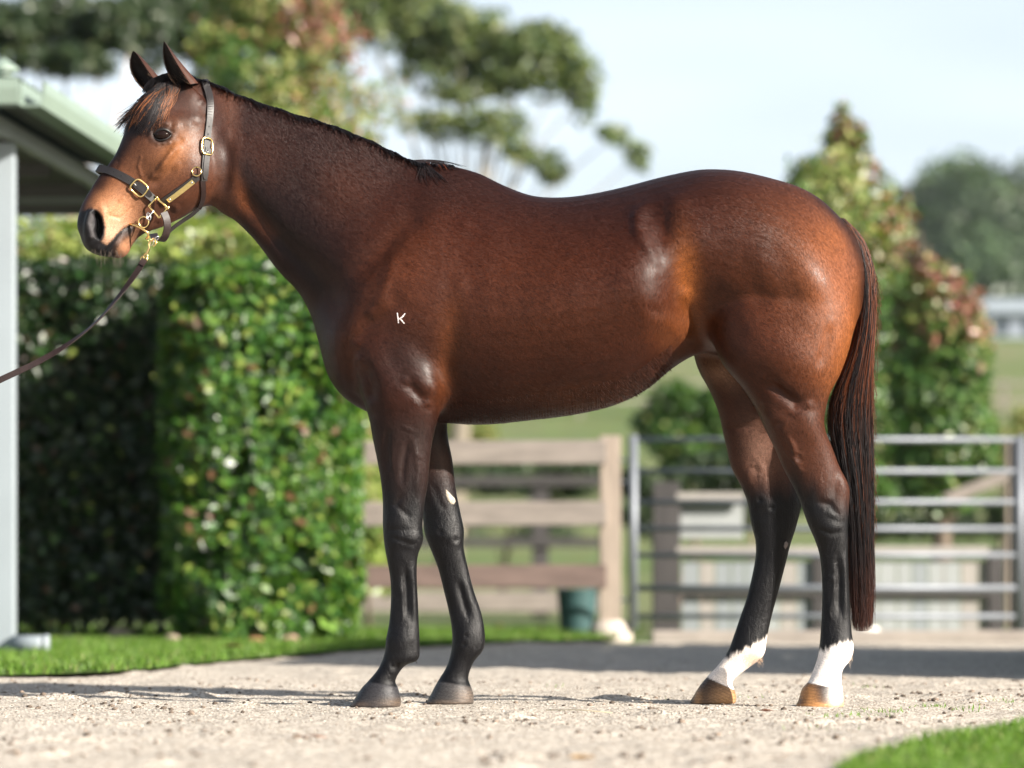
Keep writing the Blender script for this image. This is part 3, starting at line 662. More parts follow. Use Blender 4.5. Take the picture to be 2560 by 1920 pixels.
# pale board fence beyond the gate
bd = 21.6; c = P(2080, 0, bd); t = thing('board_fence', 'pale upright-board fence with dark posts beyond the metal gate', 'fence', loc=(c.x, bd - CAMD, 0))
pale = [simple_mat('pale_board_%s' % k, col, .8, noise=.12, nscale=5, stretch=(6, 6, .7)) for k, col in (('white', (.27, .285, .285)), ('cream', (.27, .25, .23)), ('grey', (.21, .23, .24)))]
x = 1704
while x < 2462:
    w = random.uniform(34, 48); xc = (x + w / 2 - 1280) / FPX * bd - c.x; ww = (w - 3) / FPX * bd
    for (ya, yb) in ((1402, 1468), (1492, 1585)) if False else ((1402, 1585),):
        z0, z1 = max(0, zf(yb, bd)), zf(ya, bd); MB().box((xc, 0, (z0 + z1) / 2), (ww, .018, z1 - z0)).build('board', random.choice(pale), t)
    x += w
for (ya, yb, mt) in ((1366, 1392, pale[1]), (1476, 1492, m_dark), (1232, 1262, pale[1])):
    z0, z1 = zf(yb, bd), zf(ya, bd); xa_, xb_ = (1690, 2470) if ya > 1300 else (1690, 1860); MB().box((((xa_ + xb_) / 2 - 1280) / FPX * bd - c.x, -.04, (z0 + z1) / 2), ((xb_ - xa_) / FPX * bd, .035, z1 - z0)).build('rail', mt, t, bevel=.004)
MB().box(((1776 - 1280) / FPX * bd - c.x, .04, (zf(1262, bd) + zf(1345, bd)) / 2), (165 / FPX * bd, .03, (1345 - 1262) / FPX * bd)).build('panel', pale[0], t)
for (p0, p1, yt) in ((1632, 1700, 1205), (2030, 2062, 1370), (2468, 2506, 1370)):
    zt = zf(yt, bd); MB().box((((p0 + p1) / 2 - 1280) / FPX * bd - c.x, .02, zt / 2), ((p1 - p0) / FPX * bd, .14, zt)).build('post', m_dark, t, bevel=.006)
# leaning pale timber at the far right, beyond the gate
o = MB().box((0, 0, 0), (.60, .06, .10), Matrix.Rotation(math.radians(-22), 3, 'Y')).build('timber_brace', m_wood, bevel=.006); q = P(2450, 1215, 24); o.location = q; tag(o, 'slanting pale timber brace beyond the gate at the right', 'timber')
o = MB().box((0, 0, 0), (.14, .14, 1.5)).build('timber_post', m_post, bevel=.006); q = P(2535, 1215, 24.1); o.location = (q.x, q.y, .75); tag(o, 'pale timber post behind the right end of the metal gate', 'post')
# kerb
t = MB().box((0, 0, 0), (7.0, .16, .10)).build('kerb', simple_mat('kerb_concrete', (.27, .235, .21), .9, noise=.15, nscale=6), bevel=.01); t.location = (4.35, 18.45 - CAMD, .02); t['kind'] = 'structure'
# bucket by the post
bk = thing('feed_bucket', 'dark teal bucket standing behind the wooden fence next to the pale post', 'bucket', loc=(P(1443, 0, 20.4).x, 20.4 - CAMD, 0))
m_teal = simple_mat('teal_plastic', (.022, .065, .065), .7)
mb = MB(); mb.lathe((0, 0, 0), [(.105, 0), (.112, .02), (.135, .30), (.142, .30), (.142, .32), (.128, .32), (.105, .03)], 24); mb.build('tub', m_teal, bk, smooth=False)
mb = MB(); mb.tube([(.135 * math.cos(a), .135 * math.sin(a) * .3, .30 + .035 * math.sin(a)) for a in np.linspace(0, math.pi, 12)], .005, 6); mb.build('handle', m_steel, bk, smooth=True)

# =================================================================== SHED AT THE LEFT
m_green = simple_mat('pale_green_steel', (.19, .245, .205), .38, noise=.05, nscale=3)
m_soff = simple_mat('grey_steel', (.085, .085, .09), .55, noise=.08, nscale=3)
m_beam = simple_mat('light_steel', (.30, .32, .34), .5, noise=.06, nscale=3); m_wht = simple_mat('white_paint', (.25, .285, .31), .45, noise=.04, nscale=3)
sd = 14.4; cpt = P(55, 205, sd); zt = cpt.z; e2 = 17.9; xe = (430 - 1280) / FPX * e2
shed = thing('open_shed', 'open-sided shed at the left edge with pale green gutter and dark soffit', 'shed', loc=(cpt.x, sd - CAMD, 0)); O = Vector(shed.location)
A_ = Vector((cpt.x, sd - CAMD, 0)); B_ = Vector((xe, e2 - CAMD, 0)); dr = (B_ - A_); L_ = dr.length; ang = math.atan2(dr.y, dr.x); rot = Matrix.Rotation(ang, 3, 'Z'); Mid = (A_ + B_) / 2 - O
dn = Vector((-dr.y, dr.x, 0)).normalized()   # towards the left, into the shed
# gutter: U profile along the receding eave and along the front
def gutter(name, a, b, nrm, z, h, w, mat):
    a = Vector(a); b = Vector(b); u = (b - a).normalized(); V = []; F = []
    prof = [(0, 0), (0, -h), (w * .9, -h), (w, -h * .4), (w, 0), (w + .012, 0), (w + .012, -h * .45), (w * .95, -h - .012), (-.012, -h - .012), (-.012, 0)]
    for q in (a, b):
        for (o1, o2) in prof: V.append(tuple(q + nrm * o1 + Vector((0, 0, z + o2))))
    n = len(prof)
    for i in range(n): F.append((i, (i + 1) % n, n + (i + 1) % n, n + i))
    F.append(tuple(range(n))[::-1]); F.append(tuple(range(n, 2 * n)))
    return mesh_obj(name, V, F, mat, shed)
gutter('gutter', A_ - O, B_ - O, -dn, zt, .105, .10, m_green)
fr = Vector((-3.2, 0, 0)); gutter('gutter', A_ - O + fr, A_ - O, Vector((0, -1, 0)), zt, .105, .10, m_green)
# roof: corrugated sheet rising away from the eaves, ridge inward
mb = MB(); V = []; F = []; nr_ = 90
for i in range(nr_ + 1):
    s = i / nr_; e = (A_ - O) + dr * s; zz = zt + .012 + .008 * math.cos(i * math.pi)
    V.append((e.x, e.y, zz)); q = e + Vector((-3.2, 0, 0)); V.append((q.x, q.y, zz + .55)) 
for i in range(nr_): F.append((2 * i, 2 * i + 2, 2 * i + 3, 2 * i + 1))
rf = mesh_obj('roof', V, F, m_green, shed); md = rf.modifiers.new('s', 'SOLIDIFY'); md.thickness = .004
# soffit sheets
for k in range(5):
    s0, s1 = k / 5, (k + .985) / 5; a0 = A_ - O + dr * s0 + dn * .02; a1 = A_ - O + dr * s1 + dn * .02
    V = [tuple(a0 + Vector((0, 0, zt - .06))), tuple(a1 + Vector((0, 0, zt - .06))), tuple(a1 + dn * .17 + Vector((0, 0, zt - .06))), tuple(a0 + dn * .17 + Vector((0, 0, zt - .06)))]
    o = mesh_obj('soffit_panel', V, [(0, 1, 2, 3)], m_soff, shed); md = o.modifiers.new('s', 'SOLIDIFY'); md.thickness = .006
mb = MB(); mb.box(tuple(Mid + dn * .21 + Vector((0, 0, zt - .15))), (L_ + .1, .05, .085), rot); mb.build('eave_beam', m_beam, shed, bevel=.005)
V = [tuple(A_ - O + dn * .24 + Vector((0, 0, zt - .07))), tuple(B_ - O + dn * .24 + Vector((0, 0, zt - .07))), tuple(B_ - O + Vector((-3.0, .1, zt - .07))), tuple(A_ - O + Vector((-3.2, .1, zt - .07)))]
o = mesh_obj('ceiling', V, [(0, 1, 2, 3)], m_soff, shed); md = o.modifiers.new('s', 'SOLIDIFY'); md.thickness = .01
for k in range(4):
    s = .12 + k * .25; mb = MB(); a0 = A_ - O + dr * s; mb.box(tuple(a0 + dn * 1.4 + Vector((0, 0, zt - .12))), (2.0, .05, .075), Matrix.Rotation(ang + math.pi / 2, 3, 'Z')); mb.build('purlin', m_soff, shed)
pq = P(14, 0, 15.0); mb = MB(); mb.box((pq.x - O.x, 15.0 - CAMD - O.y, 1.27), (.095, .095, 2.54)); mb.build('post', m_wht, shed, bevel=.006)
bq = P(12, 0, 18.0); mb = MB(); mb.box((bq.x - O.x - 1.0, 18.0 - CAMD - O.y, zf(478, 18)), (4.0, .10, .14)); mb.build('fascia', m_wht, shed, bevel=.005)
mb = MB(); mb.box((bq.x - O.x - 1.0, 18.06 - CAMD - O.y, zf(512, 18)), (4.0, .06, .11)); mb.build('beam', m_soff, shed, bevel=.005)
pp = thing('drain_pipe', 'white plastic drain pipe lying at the foot of the white post', 'pipe', loc=(pq.x + .05, 14.93 - CAMD, 0))
mb = MB(); mb.tube([(0, 0, .06), (.12, 0, .058), (.155, 0, .058)], .045, 18); mb.build('pipe', m_wht, pp, smooth=True)
mb = MB(); mb.tube([(.150, 0, .058), (.175, 0, .058)], .050, 18); mb.build('collar', m_wht, pp, smooth=True)
vt = thing('roof_vent', 'small green vent on the shed roof at the upper left corner', 'vent', loc=(P(8, 0, 15.6).x, 15.6 - CAMD, zt + .2))
mb = MB(); mb.lathe((0, 0, 0), [(.05, -.15), (.05, .05)], 14); mb.build('pipe', m_green, vt, smooth=False); mb = MB(); mb.lathe((0, 0, .05), [(.08, 0), (.08, .02), (.01, .07)], 14); mb.build('cap', m_green, vt)
# far farm shed on the right
fs = thing('farm_shed', 'distant long white-roofed farm shed on the field at the right edge', 'shed', loc=(P(2560, 0, 135).x, 135 - CAMD, float(terrain_z(np.array([23.]), np.array([135.]))[0]) - .2))
mb = MB(); mb.box((0, 0, .55), (3.6, 3, 1.3)); mb.build('wall', simple_mat('far_wall', (.22, .25, .30), .8), fs)
V = [(-2.0, -1.9, 1.2), (2.0, -1.9, 1.2), (2.0, 0, 1.95), (-2.0, 0, 1.95), (-2.0, 1.9, 1.2), (2.0, 1.9, 1.2)]; o = mesh_obj('roof', V, [(0, 1, 2, 3), (3, 2, 5, 4)], m_wht, fs); md = o.modifiers.new('s', 'SOLIDIFY'); md.thickness = .08
for k in range(3): mb = MB(); mb.box((-1.2 + k * 1.2, -1.52, .6), (.5, .05, .7)); mb.build('window', simple_mat('far_window', (.03, .04, .05), .2), fs)
fr_ = thing('paddock_fence', 'distant paddock rail fence crossing the green field', 'fence', loc=(0, 80, float(terrain_z(np.array([0.]), np.array([89.]))[0])))
for z in (.5, 1.0): mb = MB(); mb.box((8, 0, z), (34, .05, .10)); mb.build('rail', m_wood, fr_)
for k in range(14): mb = MB(); mb.box((-8 + k * 2.5, .08, .5), (.12, .12, 1.2)); mb.build('post', m_wood, fr_)

# =================================================================== AIR
hz = MB().box((30, 560, 44), (900, 1180, 90)).build('haze', None); hz['kind'] = 'stuff'
mh = bpy.data.materials.new('haze'); mh.use_nodes = True; mh.node_tree.nodes.clear(); ho = mh.node_tree.nodes.new('ShaderNodeOutputMaterial'); hp_ = mh.node_tree.nodes.new('ShaderNodeVolumePrincipled')
hp_.inputs['Color'].default_value = (.86, .93, 1, 1); hp_.inputs['Density'].default_value = .00013; hp_.inputs['Anisotropy'].default_value = .2; mh.node_tree.links.new(hp_.outputs[0], ho.inputs['Volume']); hz.data.materials.append(mh)
# =================================================================== HORSE
def loft(secs, n_long, n_ring=48):
    """secs rows: ax ay bx by d yc w m0 m1 m2 m3 m4 (photo pixels of both outline ends, distance, centre y, half width, width profile)"""
    K = catmull(np.array(secs, float), n_long)
    th = np.linspace(0, 2 * np.pi, n_ring, endpoint=False)
    t = (1 - np.cos(th)) / 2
    tt = np.array([0, .25, .5, .75, 1.0]); VM = np.linalg.inv(np.vander(tt, 5)); TV = np.vander(t, 5)
    V = []
    for row in K:
        ax, ay, bx, by, yc, w = row[:6]; m = row[6:11]
        d = CAMD + yc
        A = np.array(P(ax, ay, d)); B = np.array(P(bx, by, d))
        M = TV @ (VM @ m)
        q = A[None] * (1 - t)[:, None] + B[None] * t[:, None]
        s = np.sign(np.sin(th)) * np.abs(np.sin(th)) ** 0.9
        q[:, 1] = yc + w * s * M
        V.append(q)
    V = np.array(V); nl = len(V)
    verts = V.reshape(-1, 3)
    F = []
    for i in range(nl - 1):
        for k in range(n_ring):
            k2 = (k + 1) % n_ring
            F.append((i * n_ring + k, i * n_ring + k2, (i + 1) * n_ring + k2, (i + 1) * n_ring + k))
    c0 = len(verts); verts = np.vstack([verts, V[0].mean(0), V[-1].mean(0)])
    T = []
    for k in range(n_ring):
        k2 = (k + 1) % n_ring
        T.append((c0, k2, k)); T.append((c0 + 1, (nl - 1) * n_ring + k, (nl - 1) * n_ring + k2))
    return verts, [tuple(f) for f in F] + T

def S(ax, ay, bx, by, yc, w, m=(1, 1, 1, 1, 1)):
    return (ax, ay, bx, by, yc, w, *m)

NK = (.62, .80, .95, 1.0, .9)
BR = (.75, .92, 1.0, .95, .8)
trunk = [
    S(478, 190, 500, 480, 0, .068, NK), S(546, 215, 545, 526, 0, .072, NK), S(625, 247, 590, 555, 0, .074, NK),
    S(705, 275, 640, 603, 0, .080, NK), S(798, 306, 695, 676, 0, .092, NK), S(875, 333, 746, 731, 0, .108, (.55, .75, .95, 1, .9)),
    S(945, 364, 778, 792, 0, .130, (.5, .72, .95, 1, .9)), S(1000, 392, 798, 862, 0, .160, (.45, .70, .95, 1.02, .9)),
    S(1050, 408, 818, 935, 0, .190, (.42, .72, .97, 1.02, .9)), S(1100, 414, 850, 988, 0, .215, (.42, .76, .98, 1.0, .85)),
    S(1145, 419, 905, 1027, 0, .235, (.42, .8, 1.0, .95, .75)), S(1200, 435, 980, 1050, 0, .250, (.45, .84, 1.0, .92, .7)),
    S(1262, 465, 1100, 1058, 0, .262, (.55, .90, 1.0, .92, .7)), S(1330, 490, 1215, 1061, 0, .282, BR), S(1400, 495, 1325, 1050, 0, .305, BR),
    S(1475, 487, 1430, 1037, 0, .322, BR), S(1560, 469, 1530, 1014, 0, .326, BR), S(1640, 448, 1615, 974, 0, .315, (.8, .97, 1.0, .92, .75)),
    S(1720, 431, 1690, 915, 0, .295, (.85, 1.0, 1.0, .88, .7)), S(1778, 426, 1765, 880, 0, .285, (.85, 1.02, 1.0, .9, .7)),
    S(1850, 431, 1845, 900, 0, .285, (.8, 1.02, 1.02, .95, .8)), S(1920, 446, 1930, 930, 0, .282, (.72, 1.0, 1.05, .98, .8)),
    S(1990, 466, 2000, 950, 0, .265, (.65, .95, 1.08, 1.0, .8)), S(2045, 494, 2050, 965, 0, .238, (.55, .9, 1.08, 1.0, .8)),
    S(2088, 530, 2085, 940, 0, .20, (.5, .85, 1.05, 1.0, .8)), S(2120, 578, 2113, 890, 0, .16, (.5, .85, 1.0, 1.0, .8)),
    S(2142, 630, 2136, 820, 0, .11, (.6, .9, 1.0, .9, .7)), S(2152, 680, 2150, 760, 0, .05),
]
FD = (.85, .95, 1, 1, 1)
hind_near = [
    S(1790, 640, 2120, 660, -.12, .10), S(1778, 740, 2138, 760, -.145, .125), S(1775, 830, 2132, 840, -.155, .130), S(1800, 905, 2104, 930, -.160, .122),
    S(1845, 957, 2075, 985, -.160, .106), S(1874, 997, 2062, 1036, -.158, .092), S(1892, 1027, 2060, 1056, -.157, .084), S(1910, 1068, 2064, 1080, -.155, .077),
    S(1934, 1115, 2080, 1118, -.150, .066), S(1958, 1170, 2099, 1168, -.145, .055), S(1985, 1220, 2122, 1216, -.142, .049),
    S(2003, 1262, 2123, 1258, -.140, .047), S(2019, 1308, 2120, 1308, -.138, .046), S(2036, 1347, 2120, 1347, -.137, .040),
    S(2049, 1388, 2120, 1388, -.136, .033), S(2055, 1450, 2122, 1450, -.135, .029), S(2055, 1520, 2125, 1520, -.135, .029),
    S(2052, 1575, 2129, 1580, -.135, .033), S(2049, 1612, 2134, 1620, -.135, .038), S(2044, 1645, 2126, 1650, -.135, .037),
    S(2033, 1676, 2107, 1674, -.135, .033), S(2021, 1703, 2103, 1703, -.135, .037), S(2005, 1722, 2107, 1725, -.135, .050), S(1997, 1748, 2110, 1748, -.135, .056), S(1988, 1769, 2109, 1769, -.135, .060),
]
hind_far = [
    S(1740, 800, 2000, 800, .13, .12), S(1730, 860, 2010, 880, .145, .12), S(1738, 915, 2000, 950, .15, .112), S(1768, 968, 1985, 1000, .15, .100), S(1792, 1021, 1975, 1050, .15, .088),
    S(1804, 1068, 1972, 1105, .15, .076), S(1815, 1115, 1976, 1150, .148, .066), S(1828, 1168, 1988, 1205, .145, .056), S(1851, 1212, 2003, 1250, .142, .050),
    S(1868, 1255, 2000, 1280, .14, .047), S(1878, 1310, 1988, 1325, .138, .044), S(1889, 1356, 1975, 1365, .137, .038), S(1887, 1405, 1964, 1410, .136, .032),
    S(1869, 1487, 1943, 1490, .135, .029), S(1851, 1541, 1928, 1545, .135, .029), S(1835, 1588, 1917, 1597, .135, .034), S(1820, 1628, 1908, 1640, .135, .038),
    S(1798, 1660, 1868, 1672, .135, .033), S(1768, 1692, 1832, 1702, .135, .036), S(1749, 1715, 1836, 1724, .135, .049), S(1735, 1738, 1841, 1742, .135, .056), S(1721, 1760, 1838, 1760, .135, .060),
]
front_near = [
    S(900, 800, 1080, 790, -.10, .08), S(890, 870, 1100, 870, -.125, .095), S(893, 940, 1108, 940, -.135, .10), S(905, 1000, 1106, 1000, -.138, .095), S(921, 1046, 1098, 1041, -.137, .083),
    S(930, 1091, 1086, 1082, -.135, .072), S(941, 1141, 1077, 1132, -.132, .061), S(952, 1202, 1070, 1205, -.128, .052), S(957, 1257, 1061, 1262, -.125, .047),
    S(957, 1313, 1056, 1318, -.123, .047), S(961, 1363, 1058, 1350, -.122, .046), S(969, 1407, 1044, 1392, -.121, .037), S(976, 1451, 1042, 1445, -.12, .029),
    S(977, 1507, 1045, 1505, -.12, .027), S(972, 1562, 1047, 1556, -.12, .030), S(965, 1598, 1049, 1603, -.12, .037), S(961, 1634, 1046, 1648, -.12, .037),
    S(946, 1671, 1012, 1665, -.12, .033), S(922, 1701, 989, 1699, -.12, .037), S(904, 1720, 996, 1722, -.12, .050), S(888, 1745, 1002, 1745, -.12, .057), S(872, 1768, 1002, 1768, -.12, .061),
]
front_far = [
    S(960, 900, 1112, 880, .12, .08), S(985, 980, 1118, 960, .125, .085), S(1000, 1030, 1120, 1020, .125, .075), S(1010, 1090, 1119, 1085, .125, .066), S(1025, 1157, 1131, 1150, .125, .056),
    S(1043, 1224, 1139, 1220, .123, .050), S(1055, 1279, 1150, 1276, .122, .047), S(1062, 1335, 1160, 1326, .12, .046), S(1080, 1382, 1159, 1366, .12, .042),
    S(1096, 1424, 1169, 1416, .12, .032), S(1110, 1479, 1184, 1475, .12, .028), S(1123, 1534, 1202, 1528, .12, .029), S(1130, 1579, 1212, 1580, .12, .036),
    S(1129, 1620, 1209, 1622, .12, .037), S(1118, 1663, 1184, 1656, .12, .033), S(1097, 1699, 1171, 1692, .12, .036), S(1087, 1716, 1176, 1712, .12, .048), S(1076, 1738, 1184, 1735, .12, .055), S(1064, 1760, 1184, 1760, .12, .060),
]
dock = [S(2050, 505, 2075, 555, 0, .02), S(2078, 520, 2095, 570, 0, .028), S(2115, 553, 2120, 610, 0, .03), S(2150, 600, 2140, 645, 0, .03), S(2166, 660, 2146, 680, 0, .028), S(2168, 720, 2148, 740, 0, .02), S(2160, 790, 2148, 800, 0, .012)]
HD1 = (.62, .95, 1.0, .9, .55); HD2 = (.70, 1.0, 1.0, .95, .5); HD3 = (.75, .95, .9, .85, .6)
head = [
    S(455, 200, 545, 300, 0, .055), S(424, 194, 566, 380, 0, .070, HD1), S(385, 215, 570, 440, 0, .086, HD1), S(346, 258, 560, 488, 0, .099, HD2),
    S(322, 300, 532, 512, 0, .102, HD2), S(307, 343, 496, 522, 0, .096, HD2), S(290, 383, 462, 541, 0, .084, (.72, .95, .95, .95, .5)), S(270, 413, 432, 556, 0, .070, (.75, .92, .9, .85, .5)),
    S(251, 436, 402, 569, 0, .060, HD3), S(230, 468, 374, 578, 0, .055, HD3), S(213, 496, 348, 592, 0, .055, HD3), S(199, 527, 331, 612, 0, .057, HD3),
    S(193, 562, 320, 633, 0, .056, HD3), S(201, 590, 303, 645, 0, .048, HD3), S(212, 616, 275, 642, 0, .036), S(228, 630, 255, 639, 0, .02),
]
YAW = math.radians(17.0)
HX0 = P(520, 300).x
def yaw_head(v):
    """turn the head a little towards the viewer about the poll"""
    v = np.array(v, float)
    xl = (v[:, 0] - HX0) / math.cos(YAW); y = v[:, 1].copy()
    v[:, 0] = HX0 + xl * math.cos(YAW) - y * math.sin(YAW)
    v[:, 1] = xl * math.sin(YAW) + y * math.cos(YAW)
    k = (CAMD + xl * math.sin(YAW)) / CAMD
    v[:, 0] *= k; v[:, 2] = CAMH + (v[:, 2] - CAMH) * k
    return v

parts = []
for secs, nl in ((trunk, 120), (hind_near, 90), (hind_far, 90), (front_near, 90), (front_far, 90), (dock, 24)):
    parts.append(loft(secs, nl))
hv, hf = loft(head, 80)
parts.append((yaw_head(hv), hf))

tmp_objs = []
av, af = [], []
for v, f in parts:
    b = len(av); av.extend(map(tuple, v)); af.extend([tuple(i + b for i in q) for q in f])
me = bpy.data.meshes.new('raw'); me.from_pydata(av, [], af); me.update()
raw = bpy.data.objects.new('raw', me); COL.objects.link(raw)
VOX = 0.0045
rm = raw.modifiers.new('r', 'REMESH'); rm.mode = 'VOXEL'; rm.voxel_size = VOX; rm.adaptivity = 0.0
bpy.context.view_layer.update()
dg = bpy.context.evaluated_depsgraph_get()
body_me = bpy.data.meshes.new_from_object(raw.evaluated_get(dg))
bpy.data.objects.remove(raw)

# finer mesh on the head, where the small forms are
bmh = bmesh.new(); bmh.from_mesh(body_me)
def _pp(c): d = c.y + CAMD; return 1280 + c.x / d * FPX, HOR - (c.z - CAMH) / d * FPX
es = []
for e in bmh.edges:
    a_ = e.verts[0].co
    if a_.x < -.83 and a_.z > 1.25:
        q = _pp(a_)
        if q[0] < 575 and q[1] < 665 and q[0] - 2.2 * (q[1] - 560) * 0 < 575: es.append(e)
bmesh.ops.subdivide_edges(bmh, edges=es, cuts=1, use_grid_fill=True); bmh.to_mesh(body_me); bmh.free()
nv = len(body_me.vertices)
co = np.empty(nv * 3, np.float32); body_me.vertices.foreach_get('co', co); co = co.reshape(-1, 3).astype(float)
ne = len(body_me.edges); ed = np.empty(ne * 2, np.int32); body_me.edges.foreach_get('vertices', ed); ed = ed.reshape(-1, 2)
deg = np.bincount(ed.ravel(), minlength=nv).astype(float)
def lap(c):
    out = np.empty_like(c)
    for k in range(3):
        out[:, k] = (np.bincount(ed[:, 0], c[ed[:, 1], k], nv) + np.bincount(ed[:, 1], c[ed[:, 0], k], nv)) / deg
    return out
def proj(c):
    d = c[:, 1] + CAMD
    return 1280 + c[:, 0] / d * FPX, HOR - (c[:, 2] - CAMH) / d * FPX
def blob(px, py, cx, cy, sx, sy=None, ang=0.0):
    sy = sy or sx; a = math.radians(ang)
    dx = px - cx; dy = py - cy
    u = dx * math.cos(a) + dy * math.sin(a); v = -dx * math.sin(a) + dy * math.cos(a)
    return np.exp(-.5 * ((u / sx) ** 2 + (v / sy) ** 2))
def line_d(px, py, pts):
    """distance to a polyline and signed side"""
    best = np.full(px.shape, 1e9)
    for (x0, y0), (x1, y1) in zip(pts[:-1], pts[1:]):
        L = (x1 - x0) ** 2 + (y1 - y0) ** 2
        t = np.clip(((px - x0) * (x1 - x0) + (py - y0) * (y1 - y0)) / L, 0, 1)
        best = np.minimum(best, np.hypot(px - x0 - t * (x1 - x0), py - y0 - t * (y1 - y0)))
    return best
def groove(px, py, pts, s, fade=False):
    g_ = np.exp(-.5 * (line_d(px, py, pts) / s) ** 2)
    if fade:   # die away towards both ends
        Lt_ = math.hypot(pts[-1][0] - pts[0][0], pts[-1][1] - pts[0][1]) * .30 + 1
        g_ = g_ * sstep(np.hypot(px - pts[0][0], py - pts[0][1]), 0, Lt_) * sstep(np.hypot(px - pts[-1][0], py - pts[-1][1]), 0, Lt_)
    return g_
def pmask(px, py, pts, soft):
    d = line_d(px, py, pts + [pts[0]]); c = in_poly(px, py, pts)
    return np.clip(.5 + np.where(c, d, -d) / soft, 0, 1)
def sstep(x, a, b):
    t = np.clip((x - a) / (b - a), 0, 1); return t * t * (3 - 2 * t)

# smooth the junctions (legs into trunk, head into neck) and lightly everywhere
px, py = proj(co)
wj = np.zeros(nv)
for (cx, cy, sx, sy) in ((1000, 900, 110, 90), (1880, 900, 160, 90), (1760, 880, 70, 60), (535, 380, 55, 110), (2100, 700, 60, 120), (2090, 560, 50, 40), (1080, 1010, 50, 40), (880, 1000, 60, 50), (520, 500, 40, 30)):
    wj = np.maximum(wj, blob(px, py, cx, cy, sx, sy))
wj = np.clip(wj * 1.3, 0, 1)[:, None]
for _ in range(90):
    co += (lap(co) - co) * wj * .9
for _ in range(6):
    l = lap(co); co += (l - co) * .5
    l = lap(co); co -= (l - co) * .5 * .96

def normals():
    body_me.vertices.foreach_set('co', co.astype(np.float32).ravel()); body_me.update()
    n = np.empty(nv * 3, np.float32)
    body_me.vertex_normals.foreach_get('vector', n)
    return n.reshape(-1, 3).astype(float)

nr = normals()
px, py = proj(co)
# mirrored projection for the far flank
cm = co.copy(); cm[:, 1] = -np.abs(cm[:, 1]); mx_, my_ = proj(cm)
headw = 1 - sstep(px, 560, 620)
near = np.clip(-nr[:, 1] * 1.4, 0, 1)
nside = sstep(-co[:, 1], 0.02, 0.05)
fside = sstep(co[:, 1], 0.02, 0.05)
body_sym = np.clip(np.abs(nr[:, 1]) * 1.4, 0, 1) * (1 - headw)
disp = np.zeros(nv)
def B(amp, cx, cy, sx, sy=None, ang=0): 
    global disp; disp += 1.2 * amp * blob(mx_, my_, cx, cy, sx, sy, ang) * body_sym
def GR(amp, s, *pts):
    global disp; disp += 1.2 * amp * groove(mx_, my_, pts, s, True) * body_sym
mx_ = np.where(py > 1080, px + 1e5 * 0, mx_)
# --- neck and shoulder
GR(-.010, 17, (566, 430), (610, 500), (690, 590), (770, 670), (830, 730))
GR(+.006, 22, (560, 490), (640, 585), (720, 680), (775, 760))
GR(-.009, 20, (1075, 480), (1030, 540), (960, 620), (880, 690), (845, 740))
B(+.016, 880, 850, 52, 60); B(+.010, 800, 600, 90, 50, 40)
B(-.010, 830, 745, 30, 40)
B(+.014, 1010, 850, 60, 75, 20); GR(-.003, 34, (1160, 560), (1150, 700)); GR(-.009, 22, (1150, 720), (1125, 820), (1108, 930), (1108, 1000))
GR(-.009, 13, (905, 900), (925, 960), (925, 1020)); B(-.008, 985, 905, 22, 30, -30)
B(+.012, 1075, 965, 28, 30); GR(-.009, 10, (1010, 950), (1045, 985), (1070, 1010)); GR(.004, 12, (1000, 600), (960, 740), (920, 820))
B(.008, 1000, 640, 40, 110, 25); GR(-.006, 9, (900, 930), (880, 980), (915, 1030)); B(+.008, 860, 930, 30, 40)
GR(-.004, 14, (930, 780), (900, 860)); B(-.006, 950, 800, 40, 22, -35)
# --- ribs, belly, flank
for i in range(7):
    GR(.0005, 12, (1230 + i * 52, 640), (1215 + i * 54, 740), (1235 + i * 54, 860))
B(-.014, 1646, 568, 25, 42, -14); B(-.010, 1668, 690, 30, 70, -14); GR(+.0045, 10, (1668, 503), (1618, 510), (1592, 540), (1594, 580), (1622, 622), (1655, 675)); B(+.007, 1700, 510, 30, 24); GR(-.0022, 9, (1668, 512), (1656, 545), (1668, 600))
B(+.005, 1600, 560, 18, 45, -15); B(-.016, 1722, 700, 30, 80, -12); B(+.014, 1600, 730, 45, 90, -12)
GR(-.014, 17, (1715, 740), (1745, 820), (1765, 880), (1800, 920)); GR(.007, 20, (1630, 770), (1690, 825), (1720, 880)); GR(-.0022, 12, (1640, 760), (1690, 790), (1722, 820))
GR(.0016, 12, (1245, 980), (1330, 970), (1420, 935), (1500, 885), (1560, 820)); GR(-.002, 14, (700, 420), (760, 480), (830, 520), (920, 540))
GR(-.002, 14, (1000, 480), (1040, 560), (1060, 640)); GR(-.003, 14, (960, 700), (1000, 760), (1060, 800))
# --- quarters
B(+.005, 1850, 640, 80, 100); B(+.014, 2050, 740, 60, 90, -10); GR(-.004, 24, (1820, 560), (1855, 640), (1885, 730), (1940, 830))
GR(-.0055, 24, (1900, 560), (1950, 650), (1985, 730), (2010, 800)); GR(-.005, 10, (2072, 800), (2062, 860), (2040, 930))

B(.010, 1985, 900, 60, 40, 25); GR(-.014, 11, (1905, 940), (1945, 975), (1990, 1008), (2025, 1012)); GR(.006, 12, (1900, 1010), (1950, 1060))
B(.008, 2020, 1060, 26, 36, -20); B(.006, 1960, 1090, 20, 45, -25); GR(-.004, 22, (1860, 900), (1830, 780), (1810, 700))
GR(.003, 30, (1690, 455), (1780, 440), (1880, 450))
